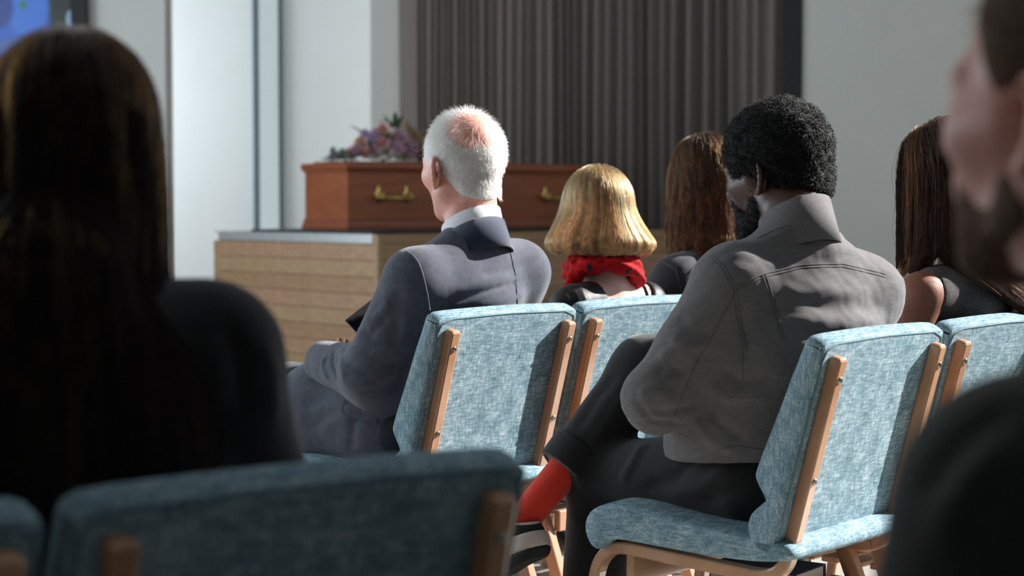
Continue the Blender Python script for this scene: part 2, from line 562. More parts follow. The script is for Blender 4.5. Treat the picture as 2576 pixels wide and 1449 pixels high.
def side_window(name, x, hole, n):
    ya, yb, za, zb = hole
    f = []
    t = 0.03
    f += [box((x - t, ya, za), (x + t, ya + 0.05, zb)), box((x - t, yb - 0.05, za), (x + t, yb, zb)),
          box((x - t, ya, za), (x + t, yb, za + 0.05)), box((x - t, ya, zb - 0.05), (x + t, yb, zb))]
    for i in range(1, n):
        y = ya + (yb - ya) * i / n
        f.append(box((x - t, y - 0.012, za), (x + t, y + 0.012, zb)))
    w = struct(name, *join(*f), M_FRAME)
    for i in range(n):
        y0_, y1_ = ya + (yb - ya) * i / n, ya + (yb - ya) * (i + 1) / n
        struct('pane', *box((x - 0.004, y0_ + 0.01, za + 0.01), (x + 0.004, y1_ - 0.01, zb - 0.01)), M_CLEAR, parent=w)
    return w
side_window('window_1', 3.8, R_HOLE, 1)
side_window('window_2', -4.3, L_HOLE, 3)
side_window('window_3', -4.3, L_HOLE2, 2)
side_window('window_5', -4.3, L_HOLE3, 2)
# near wall with the television, and the bright bay behind it
struct('wall_television', *box((-4.2, 11.8, 0), (-2.276, 12.05, H)), M_WALL)
BY = 14.6
bxl, bxr = (640 - CX) / FPX * BY, (715 - CX) / FPX * BY
struct('wall_bay', *join(box((-4.2, BY, 0), (bxl, BY + 0.2, H)), box((bxr, BY, 0), (-1.09, BY + 0.2, H)),
                         box((bxl, BY, 0), (bxr, BY + 0.2, 0.25))), M_WHITE)
struct('wall_pier', *box((-1.09, 13.85, 0), (-0.86, BY + 0.2, H)), M_WALL)
w4 = struct('window_4', *join(box((bxl, BY - 0.05, 0.25), (bxl + 0.03, BY + 0.12, H)), box((bxr - 0.022, BY - 0.05, 0.25), (bxr, BY + 0.12, H)),
                              box((bxl, BY - 0.05, 0.25), (bxr, BY + 0.12, 0.3))), M_FRAME)
struct('pane', *box((bxl + 0.03, BY + 0.05, 0.3), (bxr - 0.022, BY + 0.06, H)), M_GLASS, parent=w4)
struct('gasket', *box((bxr - 0.03, BY - 0.06, 0.3), (bxr - 0.012, BY + 0.04, H)), M_FRAME_D, parent=w4)
struct('gasket', *box((bxl + 0.022, BY - 0.055, 0.3), (bxl + 0.034, BY + 0.04, H)), M_FRAME_D, parent=w4)
# wall beside the curtain and its dark post
struct('wall_side', *box((1.935, 12.0, 0), (3.7, 12.25, H)), M_WALL)
struct('trim_1', *box((1.80, 11.98, 0), (1.935, 12.2, H)), M_DARK)

# ------------------------------------------------------------------ curtain
def curtain():
    # pleats of uneven width, drawn wider and deeper towards the post
    A = np.array((-0.868, 13.82)); B = np.array((1.80, 12.10))
    L = np.linalg.norm(B - A); t = (B - A) / L; nrm = np.array((t[1], -t[0]))
    if nrm[1] > 0: nrm = -nrm
    r = np.random.default_rng(3)
    s = [0.0]; xs = []
    knots = [(0.0, 0.0)]; pos = 0.10; side = 1
    knots.append((0.14, 0.01)); pos = 0.16
    while pos < L - 0.02:
        f = pos / L
        w = (0.026 + 0.026 * f) * r.uniform(0.6, 1.5)
        a = (0.018 + 0.03 * f) * r.uniform(0.5, 1.25)
        if f > 0.88: a *= 0.45
        pos += w; knots.append((pos, side * a)); side = -side
    knots.append((L, 0.0))
    K = np.array(knots)
    u = np.linspace(0, L, 900)
    # smooth (cosine) interpolation between fold crests
    idx = np.clip(np.searchsorted(K[:, 0], u, side='right') - 1, 0, len(K) - 2)
    q = (u - K[idx, 0]) / np.maximum(K[idx + 1, 0] - K[idx, 0], 1e-6)
    q = (1 - np.cos(np.clip(q, 0, 1) * math.pi)) / 2
    off = K[idx, 1] * (1 - q) + K[idx + 1, 1] * q
    zs = np.linspace(0.03, H - 0.02, 14)
    V = []
    for iz, z in enumerate(zs):
        g = 1.0 + 0.12 * math.sin(z * 1.7)
        du = 0.006 * np.sin(u * 9 + z * 1.3)
        for d, uu in zip(off * g, u + du):
            p = A + t * min(max(uu, 0), L) + nrm * d
            V.append((p[0], p[1], z))
    n = len(u); F = []
    for i in range(len(zs) - 1):
        b = i * n
        F += [(b + k, b + k + 1, b + n + k + 1, b + n + k) for k in range(n - 1)]
    m = cloth('taupe_curtain', rgb(108, 98, 91), 0.12, 300, 0.95, 0.3, 0.2, streak=(4, 4, 0.3))
    o = mk('curtain', np.array(V), F, m)
    md = o.modifiers.new('thick', 'SOLIDIFY'); md.thickness = 0.004
    setp(o, 'long taupe pleated curtain hanging behind the coffin', 'curtain')
curtain()

# ------------------------------------------------------------------ television
tv = empty('television', (-3.4, 11.74, 1.6))
tx0, tx1 = -4.1, (228 - CX) / FPX * 11.76
m, nt, bs = new_mat('screen_picture')
v = coords(nt)
def dist_to(cx, cz, sx, sz):
    mp = nt.nodes.new('ShaderNodeMapping'); mp.vector_type = 'POINT'
    mp.inputs['Location'].default_value = (-cx * sx, 0, -cz * sz); mp.inputs['Scale'].default_value = (sx, 0.0, sz)
    nt.links.new(v, mp.inputs['Vector'])
    n = nt.nodes.new('ShaderNodeVectorMath'); n.operation = 'LENGTH'; nt.links.new(mp.outputs[0], n.inputs[0])
    return n.outputs['Value']
def soft(d, a, b):
    n = nt.nodes.new('ShaderNodeMapRange'); n.interpolation_type = 'SMOOTHSTEP'
    n.inputs['From Min'].default_value = a; n.inputs['From Max'].default_value = b
    n.inputs['To Min'].default_value = 1; n.inputs['To Max'].default_value = 0
    nt.links.new(d, n.inputs['Value']); return n.outputs[0]
def mixc(fac, a, b):
    n = nt.nodes.new('ShaderNodeMix'); n.data_type = 'RGBA'
    nt.links.new(fac, n.inputs['Factor'])
    for key, x in (('A', a), ('B', b)):
        s = [i for i in n.inputs if i.name == key and i.type == 'RGBA'][0]
        if isinstance(x, tuple): s.default_value = x
        else: nt.links.new(x, s)
    return [o for o in n.outputs if o.type == 'RGBA'][0]
def tvp(px, py):
    p = W(px, py, 11.72); return p.x + 3.4, p.z - 1.6
base = ramp(nt, noise(nt, v, 6.0, 2), [(0.4, rgb(8, 14, 12)), (0.75, rgb(10, 44, 16))])
c = base
for (px, py, rx, rz, col) in ((-60, 40, 150, 150, rgb(24, 66, 150)), (40, 70, 95, 75, rgb(34, 82, 178)), (70, 20, 60, 80, rgb(50, 104, 196)), (-10, 20, 50, 60, rgb(18, 52, 128)), (60, 120, 80, 30, rgb(56, 84, 150)), (178, 48, 12, 24, rgb(112, 140, 170))):
    x, z = tvp(px, py)
    c = mixc(soft(dist_to(x, z, FPX / 11.7 / rx, FPX / 11.7 / rz), 0.75, 1.05), c, col)
x, z = tvp(60, 12)
c = mixc(soft(dist_to(x, z, FPX / 11.7 / 10, FPX / 11.7 / 14), 0.4, 1.2), c, rgb(30, 110, 50))
bs.inputs['Base Color'].default_value = (0.01, 0.01, 0.01, 1)
bs.inputs['Roughness'].default_value = 0.3
nt.links.new(c, bs.inputs['Emission Color']); bs.inputs['Emission Strength'].default_value = 0.9
V, F = box((tx0 + 3.4, -0.03, -0.36), (tx1 + 3.4, 0.05, 0.86), 0.006)
mk('casing', V, F, M_BLACK, tv, local=True, smooth=False)
mk('screen', *box((tx0 + 3.42, -0.034, -0.34), (tx1 + 3.4 - 0.10, -0.029, 0.84)), m, tv, local=True, smooth=False)
setp(tv, 'wall television in a black casing showing a blue flower', 'television')

# ------------------------------------------------------------------ catafalque (planked plinth)
PA = math.radians(45)
PR, PF = np.array((math.cos(PA), math.sin(PA), 0)), np.array((-math.sin(PA), math.cos(PA), 0))
PK = np.array(((950 - CX) / FPX * 10.0, 10.0, 0))
plinth = empty('catafalque', PK, PA)
PL, PD, PH = 2.62, 1.55, 0.90
mk('core', *box((0.02, 0.02, 0.0), (PL - 0.02, PD - 0.02, PH - 0.004)), M_OAK_B, plinth, local=True, smooth=False)
npl = 9; ph = (PH - 0.055) / npl
pm1 = mesh_np('plank', *box((0, -0.004, 0.0015), (PL, 0.02, ph - 0.0015), 0.002), M_OAK, False)
pm2 = mesh_np('plank', *box((-0.004, 0, 0.0015), (0.02, PD, ph - 0.0015), 0.002), M_OAK, False)
mats = [M_OAK, M_OAK_B, wood('oak_plank_pink', rgb(158, 120, 90), rgb(186, 148, 116), (1.4, 22, 26), 0.5)]
for i in range(npl):
    for me in (pm1, pm2):
        me2 = me.copy(); me2.materials[0] = mats[(i * 5 + (0 if me is pm1 else 1)) % 3]
        o = bpy.data.objects.new('plank', me2); C.objects.link(o); o.parent = plinth; o.location = (0, 0, i * ph)
mk('corner_post', *box((-0.008, -0.008, 0), (0.03, 0.03, PH), 0.003), M_OAK, plinth, local=True, smooth=False)
mk('top_rail', *box((0.0, -0.002, PH - 0.055), (PL, 0.03, PH), 0.003), M_OAK_B, plinth, local=True, smooth=False)
mk('top_board', *box((0.0, 0.0, PH - 0.006), (PL, PD, PH), 0.002), M_OAK, plinth, local=True, smooth=False)
o = mk('edge_plate', *box((-0.006, 0.04, PH - 0.052), (0.03, PD - 0.05, PH + 0.001), 0.002), M_ALU, plinth, local=True, smooth=False)
o['label'] = 'brushed steel edge plate'
mk('roller_bed', *box((0.0, 0.04, PH + 0.0005), (2.5, 1.17, PH + 0.016), 0.003), M_BLACK, plinth, local=True, smooth=False)
setp(plinth, 'planked oak catafalque with a steel edge plate carrying the coffin', 'catafalque')

# ------------------------------------------------------------------ coffin
def coffin():
    base_z = PH + 0.016
    # local frame: x along the length (foot at 0), y across, measured on the plinth
    org = PK + PR * 0.40 + PF * 0.945
    c = empty('coffin', (org[0], org[1], base_z), PA)
    Lc = 2.12
    def outline(off):
        return [(0 - off, -0.205 - off), (1.98, -0.30 - off), (Lc + off, -0.27 - off), (Lc + off, 0.27 + off), (1.98, 0.30 + off), (0 - off, 0.205 + off)]
    def prism(off0, z0, z1, off1=None):
        o1 = outline(off0); o2 = outline(off0 if off1 is None else off1); n = len(o1)
        V = [(x, y, z0) for x, y in o1] + [(x, y, z1) for x, y in o2]
        F = [tuple(range(n - 1, -1, -1)), tuple(range(n, 2 * n))] + [(i, (i + 1) % n, n + (i + 1) % n, n + i) for i in range(n)]
        V = np.array(V); V[:, 2] *= 1.03
        return V, F
    mk('body', *prism(0.0, 0.0, 0.355), M_MAHOG, c, local=True, smooth=False)
    mk('base_moulding', *join(prism(0.016, 0.0, 0.02), prism(0.016, 0.02, 0.03, 0.010), prism(0.010, 0.03, 0.052, 0.006), prism(0.012, 0.052, 0.06, 0.004)), M_MAHOG_L, c, local=True, smooth=False)
    lid = mk('lid', *join(prism(0.014, 0.355, 0.362, 0.02), prism(0.02, 0.362, 0.388, 0.016), prism(-0.03, 0.388, 0.402, -0.045)), M_MAHOG_L, c, local=True, smooth=False)
    mk('lid_moulding', *join(prism(0.006, 0.335, 0.345, 0.01), prism(0.012, 0.345, 0.356, 0.016)), M_MAHOG_L, lid, local=True, smooth=False)
    # brass bar handles along both long sides
    def handle(x, side):
        y = -(0.205 + 0.095 * x / 1.98)
        ang = math.atan2(-(0.095 / 1.98), 1)
        M = Matrix.Translation((x, y * side, 0.21)) @ Matrix.Rotation(ang * side, 4, 'Z')
        if side < 0: M = M @ Matrix.Rotation(math.pi, 4, 'Z')
        M = M @ Matrix.Scale(1.28, 4)
        h = mk('handle', *xform(join(tube([(-0.125 + 0.25 * i / 12, -0.04 - 0.008 * math.sin(math.pi * i / 12), -0.012 - 0.006 * math.sin(math.pi * i / 12)) for i in range(13)],
                                         [0.007, 0.012, 0.009, 0.007, 0.008, 0.011, 0.013, 0.011, 0.008, 0.007, 0.009, 0.012, 0.007], 8)), M), M_BRASS, c, local=True)
        for sx in (-0.085, 0.085):
            pl = lathe([(0.001, -0.004), (0.017, -0.004), (0.019, 0.0), (0.013, 0.004), (0.008, 0.008), (0.007, 0.034), (0.010, 0.040), (0.006, 0.046), (0.001, 0.047)], 12)
            pl = xform(pl, Matrix.Translation((sx, 0, 0)) @ Matrix.Rotation(math.pi / 2, 4, 'X'))
            fin = tube([(sx, -0.003, 0.055), (sx, -0.006, 0.035), (sx, -0.006, 0.012), (sx, -0.006, -0.02), (sx, -0.003, -0.045)], [0.003, 0.010, 0.013, 0.012, 0.003], 8, flat=(Vector((0, 1, 0)), 0.5))
            mk('backplate', *xform(join(pl, fin), M), M_BRASS, h, local=True)
    for x in (0.34, 1.02, 1.74):
        handle(x, 1); handle(x, -1)
    setp(c, 'mahogany coffin with brass bar handles resting on the planked catafalque', 'coffin')
    return c
coffin_obj = coffin()

# ------------------------------------------------------------------ flower spray on the coffin
def petal_ball(r, layers, n, open_):
    parts = []
    for l in range(layers):
        f = l / max(1, layers - 1)
        rad = r * (0.35 + 0.65 * f); cnt = max(3, int(n * (0.5 + 0.5 * f)))
        for k in range(cnt):
            a = 2 * math.pi * (k + 0.5 * l) / cnt
            tilt = (0.15 + open_ * f)
            w = rad * 0.55
            V = []
            for i in range(4):
                u = i / 3
                th = tilt * u * 1.3
                d = rad * (0.25 + 0.5 * u * math.sin(0.5 + th)); z = r * (1.0 * u * math.cos(th * 0.8)) - r * 0.35 * f
                ww = w * math.sin(math.pi * (0.25 + 0.6 * u)) * (1.0 if i < 3 else 0.55)
                for s in (-1, 0, 1):
                    dd = d - (0.12 * rad if s else 0)
                    x, y = dd, s * ww
                    V.append((x * math.cos(a) - y * math.sin(a), x * math.sin(a) + y * math.cos(a), z))
            F = [(i * 3 + s, i * 3 + s + 1, i * 3 + s + 4, i * 3 + s + 3) for i in range(3) for s in (0, 1)]
            parts.append((np.array(V), F))
    return join(*parts)
def spiky_ball(r, n):
    parts = []
    rr = np.random.default_rng(5)
    for k in range(n):
        z = 1 - 1.7 * (k + 0.5) / n; a = 2.399 * k
        d = Vector((math.sqrt(max(0, 1 - z * z)) * math.cos(a), math.sqrt(max(0, 1 - z * z)) * math.sin(a), z))
        t = d.orthogonal().normalized() * r * 0.16; b = d.cross(t)
        parts.append((np.array([d * r * 0.3 + t, d * r * 0.3 - t * 0.5 + b * 0.9, d * r * 0.3 - t * 0.5 - b * 0.9, d * r * rr.uniform(0.85, 1.1)]), [(0, 1, 3), (1, 2, 3), (2, 0, 3)]))
    return join(*parts)
def leaf_blade(L, w):
    V, F = [], []
    for i in range(6):
        u = i / 5
        ww = w * math.sin(math.pi * min(0.97, 0.08 + u * 0.92)) ** 0.8; z = 0.25 * L * u * u * -1
        V += [(u * L, -ww, z + ww * 0.3), (u * L, 0, z), (u * L, ww, z + ww * 0.3)]
    for i in range(5):
        for s in (0, 1): F.append((i * 3 + s, i * 3 + 3 + s, i * 3 + 4 + s, i * 3 + 1 + s))
    return np.array(V), F
def flowers():
    top = PH + 0.016 + 0.4145
    def on_coffin(px, dy=0.0):
        """point on the lid seen at pixel column px, dy across the coffin"""
        best = None
        for i in range(300):
            x = i / 300 * 2.0
            p = PK + PR * (0.40 + x) + PF * (0.945 + dy)
            if best is None or abs(CX + FPX * p[0] / p[1] - px) < best[0]: best = (abs(CX + FPX * p[0] / p[1] - px), p)
        return best[1]
    c0 = on_coffin(950)
    sp = empty('flower_spray', (c0[0], c0[1], top))
    O = np.array((c0[0], c0[1], top))
    rr = np.random.default_rng(11)
    coral = plain('coral_petals', rgb(252, 184, 174), 0.6, noise_amt=0.18, nscale=40)
    peach = plain('peach_petals', rgb(248, 200, 174), 0.6, noise_amt=0.18, nscale=40)
    purple = plain('mauve_petals', rgb(208, 164, 186), 0.7, noise_amt=0.25, nscale=40)
    lilac = plain('lilac_petals', rgb(192, 172, 206), 0.7, noise_amt=0.2, nscale=40)
    cream = plain('cream_petals', rgb(232, 228, 200), 0.7, noise_amt=0.1, nscale=40)
    green = plain('dark_leaf', rgb(70, 104, 62), 0.6, noise_amt=0.25, nscale=30)
    green2 = plain('grey_leaf', rgb(112, 138, 116), 0.6, noise_amt=0.2, nscale=30)
    straw = plain('straw_plume', rgb(184, 156, 124), 0.9, noise_amt=0.15, nscale=60)
    rose = [mesh_np('rose', *petal_ball(0.046, 4, 7, 1.0), mm) for mm in (coral, peach)]
    thist = [mesh_np('thistle', *spiky_ball(0.04, 60), mm, False) for mm in (purple, lilac)]
    hyd = mesh_np('hydrangea', *join(*[xform(petal_ball(0.018, 1, 5, 1.4), Matrix.Translation(Vector((math.cos(2.4 * k) * math.sqrt(k / 22) * 0.06, math.sin(2.4 * k) * math.sqrt(k / 22) * 0.06, 0.04 - 0.045 * k / 22)))) for k in range(22)]), cream)
    lf = [mesh_np('leaf', *leaf_blade(0.12, 0.022), green), mesh_np('leaf', *leaf_blade(0.09, 0.026), green2)]
    def add(name, me, p, d, s=1.0):
        o = bpy.data.objects.new(name, me); C.objects.link(o); o.parent = sp
        o.location = Vector(p - O)
        q = Vector(d).normalized().to_track_quat('Z', 'Y')
        o.rotation_euler = (q.to_matrix() @ Matrix.Rotation(rr.uniform(0, 6.28), 3, 'Z')).to_euler()
        o.scale = (s, s, s); return o
    def at(px, py, dy=0.0):
        b = on_coffin(px, dy); p = W(px, py, b[1]); return np.array((p.x, p.y, max(p.z, top + 0.010)))
    cols = {'coral': ('rose', rose[0]), 'peach': ('rose', rose[1]), 'pur': ('thistle', thist[0]), 'lil': ('thistle', thist[1]), 'cream': ('hydrangea', hyd)}
    spots = [('coral', 960, 362, -0.12, 1.15), ('coral', 917, 386, -0.13, 1.1), ('coral', 962, 328, -0.02, 1.1), ('peach', 906, 360, -0.08, 1.15),
             ('peach', 878, 384, -0.06, 0.85), ('coral', 985, 316, 0.04, 0.7), ('pur', 988, 364, -0.1, 1.2), ('pur', 1002, 374, -0.15, 1.2), ('pur', 1022, 366, -0.1, 1.2),
             ('pur', 1014, 350, -0.02, 1.1), ('pur', 895, 378, -0.1, 1.1), ('lil', 918, 338, 0.0, 1.0), ('lil', 940, 348, -0.03, 1.0), ('lil', 862, 388, -0.04, 0.95), ('lil', 836, 394, 0.0, 0.75),
             ('pur', 945, 336, 0.02, 1.0), ('cream', 972, 394, -0.17, 1.05), ('cream', 1008, 394, -0.15, 0.95), ('cream', 972, 342, 0.0, 0.6), ('lil', 848, 393, 0.06, 0.8), ('pur', 1040, 374, -0.02, 1.0),
             ('coral', 1060, 384, -0.1, 1.0), ('peach', 1085, 388, -0.06, 1.0), ('coral', 940, 374, 0.10, 1.1), ('pur', 1000, 338, 0.08, 1.1), ('peach', 1030, 356, 0.12, 1.0), ('coral', 900, 374, 0.10, 1.0), ('lil', 1070, 372, 0.10, 1.0),
             ('pur', 938, 378, -0.12, 1.0), ('lil', 925, 366, -0.02, 1.0), ('peach', 980, 346, 0.02, 0.9), ('pur', 970, 378, -0.06, 1.0), ('coral', 1000, 356, 0.0, 0.9), ('lil', 885, 388, 0.04, 0.9), ('pur', 1035, 388, -0.13, 1.0), ('lil', 955, 348, 0.06, 1.0), ('cream', 1045, 392, -0.05, 0.8), ('cream', 930, 392, 0.0, 0.8)]
    for kk, px, py, dy, s in spots:
        p = at(px, py, dy)
        nm, me = cols[kk]
        add(nm, me, p, (rr.normal() * 0.3 + 0.1, -0.7 + 2.0 * dy, 0.9), s * 1.15)
    for i in range(130):
        p = at(rr.uniform(826, 1090), rr.uniform(386, 407), rr.uniform(-0.17, 0.17))
        o = add('leaf', lf[int(rr.uniform() < 0.4)], p, (0, 0, 1), rr.uniform(0.4, 0.7))
        o.rotation_euler = Vector((rr.normal(), rr.normal(), rr.uniform(0.0, 0.8))).normalized().to_track_quat('X', 'Z').to_euler()
    for i in range(150):
        px = 826 + 262 * rr.uniform() ** 0.8; env = 398 - 56 * math.exp(-((px - 985) / 62) ** 2) - 20 * math.exp(-((px - 905) / 45) ** 2)
        p = at(px, rr.uniform(env, 402), rr.uniform(-0.15, 0.15))
        d = p - (O + np.array((0.05, 0.1, -0.05))); d = d + rr.normal(size=3) * 0.10
        o = add('leaf', lf[int(rr.uniform() < 0.4)], p, (0, 0, 1), rr.uniform(0.35, 0.65))
        o.rotation_euler = Vector(d).normalized().to_track_quat('X', 'Z').to_euler()
    for (px, py, dx, dz) in ((995, 322, 0.0, 0.09), (1000, 328, 0.02, 0.1), (985, 324, -0.03, 0.08), (912, 340, -0.05, 0.06), (990, 312, -0.07, 0.03)):
        o = add('leaf', lf[0], at(px, py, 0.02), (0, 0, 1), 0.9)
        o.rotation_euler = Vector((dx, -0.02, dz)).normalized().to_track_quat('X', 'Z').to_euler()
    for (a, b) in (((1060, 400), (1022, 312)), ((1072, 402), (1058, 335)), ((1066, 402), (1040, 330)), ((1080, 402), (1085, 345))):
        pa, pb = at(a[0], a[1], 0.05), at(b[0], b[1], 0.05)
        ax = Vector(pb - pa); n = 60; parts = [tube([pa - O, pb - O], 0.003, 5)]
        side = ax.cross(Vector((0, 1, 0))).normalized()
        for k in range(n):
            u = 0.25 + 0.75 * k / n; ln = 0.034 * math.sin(math.pi * min(1, 0.15 + 0.85 * (1 - (k / n) ** 2)))
            q = Vector(pa - O) + ax * u
            d = (side * rr.uniform(-1, 1) + Vector((0, 1, 0)) * rr.uniform(-1, 1) + ax.normalized() * 0.8).normalized() * (ln + 0.012)
            w = d.orthogonal().normalized() * 0.005
            parts.append((np.array([q - w, q + w, q + d * 0.6 + w * 1.6, q + d, q + d * 0.6 - w * 1.6]), [(0, 1, 2, 3, 4)]))
        mk('pampas_plume', *join(*parts), straw, sp, local=True)
    setp(sp, 'spray of coral, mauve and cream flowers lying on the coffin lid', 'flowers')
flowers()

# ------------------------------------------------------------------ chair
def sweep_frame(path, w, depth, bev=0.006, ends=True):
    """rounded rectangular section (w along x, depth in the path's plane) along a (y,z) path"""
    P = np.array(path); n = len(P); V, F = [], []
    sec = []
    hw, hd = w / 2, depth / 2
    for (sx, sd) in ((1, 1), (-1, 1), (-1, -1), (1, -1)):
        for (ax, ad) in (((1, 0.35), (0.35, 1)) if sx * sd > 0 else ((0.35, 1), (1, 0.35))):
            pass
    b = bev
    sec = [(hw, hd - b), (hw - b * 0.3, hd - b * 0.3), (hw - b, hd), (-hw + b, hd), (-hw + b * 0.3, hd - b * 0.3), (-hw, hd - b),
           (-hw, -hd + b), (-hw + b * 0.3, -hd + b * 0.3), (-hw + b, -hd), (hw - b, -hd), (hw - b * 0.3, -hd + b * 0.3), (hw, -hd + b)]
    stations = []
    for i in range(n):
        t = P[min(i + 1, n - 1)] - P[max(i - 1, 0)]; t = t / np.linalg.norm(t)
        stations.append((P[i], t, 1.0))
    if ends:
        p, t, _ = stations[0]
        stations = [(p - t * 0.006, t, 0.62), (p - t * 0.004, t, 0.84), (p, t, 1.0)] + stations[1:]
    for p, t, sc in stations:
        nrm = np.array((-t[1], t[0]))
        for (x, d) in sec:
            q = p + nrm * d * sc
            V.append((x * sc, q[0], q[1]))
    m = len(sec)
    for i in range(len(stations) - 1):
        for k in range(m): F.append((i * m + k, i * m + (k + 1) % m, (i + 1) * m + (k + 1) % m, (i + 1) * m + k))
    F.append(tuple(range(m - 1, -1, -1))); F.append(tuple((len(stations) - 1) * m + k for k in range(m)))
    V = np.array(V)
    return V, F
def arc(c, r, a0, a1, n=9):
    return [(c[0] + r * math.cos(a0 + (a1 - a0) * i / n), c[1] + r * math.sin(a0 + (a1 - a0) * i / n)) for i in range(n + 1)]
def fillet(pts, radii, n=8):
    out = [pts[0]]
    for i in range(1, len(pts) - 1):
        p = np.array(pts[i]); a = np.array(pts[i - 1]) - p; b = np.array(pts[i + 1]) - p
        la, lb = np.linalg.norm(a), np.linalg.norm(b); a /= la; b /= lb
        th = math.acos(max(-1, min(1, float(a @ b)))); d = min(radii[i - 1] / math.tan(th / 2), la * 0.49, lb * 0.6); 
        s, e = p + a * d, p + b * d
        for k in range(n + 1):
            t = k / n
            out.append(tuple((1 - t) ** 2 * s + 2 * t * (1 - t) * (p * 0.94 + (s + e) / 2 * 0.06) + t * t * e))
    out.append(pts[-1]); return out
def poly_inset(P, d):
    P = np.array(P); n = len(P); out = []
    area = 0.5 * sum(P[i][0] * P[(i + 1) % n][1] - P[(i + 1) % n][0] * P[i][1] for i in range(n))
    sg = 1 if area > 0 else -1
    for i in range(n):
        t = P[(i + 1) % n] - P[i - 1]; t = t / max(np.linalg.norm(t), 1e-9)
        out.append(P[i] + sg * d * np.array((-t[1], t[0])))
    return np.array(out)
def smooth_closed(P, n):
    """Catmull-Rom resample of a closed polyline"""
    P = np.array(P); m = len(P); out = []
    for i in range(m):
        p0, p1, p2, p3 = P[i - 1], P[i], P[(i + 1) % m], P[(i + 2) % m]
        for k in range(n):
            t = k / n
            out.append(0.5 * ((2 * p1) + (-p0 + p2) * t + (2 * p0 - 5 * p1 + 4 * p2 - p3) * t * t + (-p0 + 3 * p1 - 3 * p2 + p3) * t ** 3))
    return np.array(out)
def cushion(profile, half, bulge, drop=None):
    st = [(-half, 0.0075), (-half + 0.003, 0.0035), (-half + 0.008, 0.001), (-half + 0.02, 0.0)]
    xs = list(np.linspace(-half + 0.05, half - 0.05, 9))
    stations = st + [(x, 0.0) for x in xs] + [(-a, b) for a, b in reversed(st)]
    V, F = [], []; m = len(profile)
    for x, ins in stations:
        Q = poly_inset(profile, ins - bulge * max(0, 1 - (x / half) ** 2) ** 0.6)
        for q in Q:
            z = q[1]
            if drop: z -= drop(x, q[0], q[1])
            V.append((x, q[0], z))
    for i in range(len(stations) - 1):
        for k in range(m): F.append((i * m + k, (i + 1) * m + k, (i + 1) * m + (k + 1) % m, i * m + (k + 1) % m))
    F.append(tuple(range(m))); F.append(tuple((len(stations) - 1) * m + k for k in range(m - 1, -1, -1)))
    V = np.array(V)
    return V, F
BU, BN = np.array((-0.2588, 0.9659)), np.array((0.9659, 0.2588))
BB = np.array((0.115, 0.405))
def bk(s, n): return tuple(BB + BU * s + BN * n)
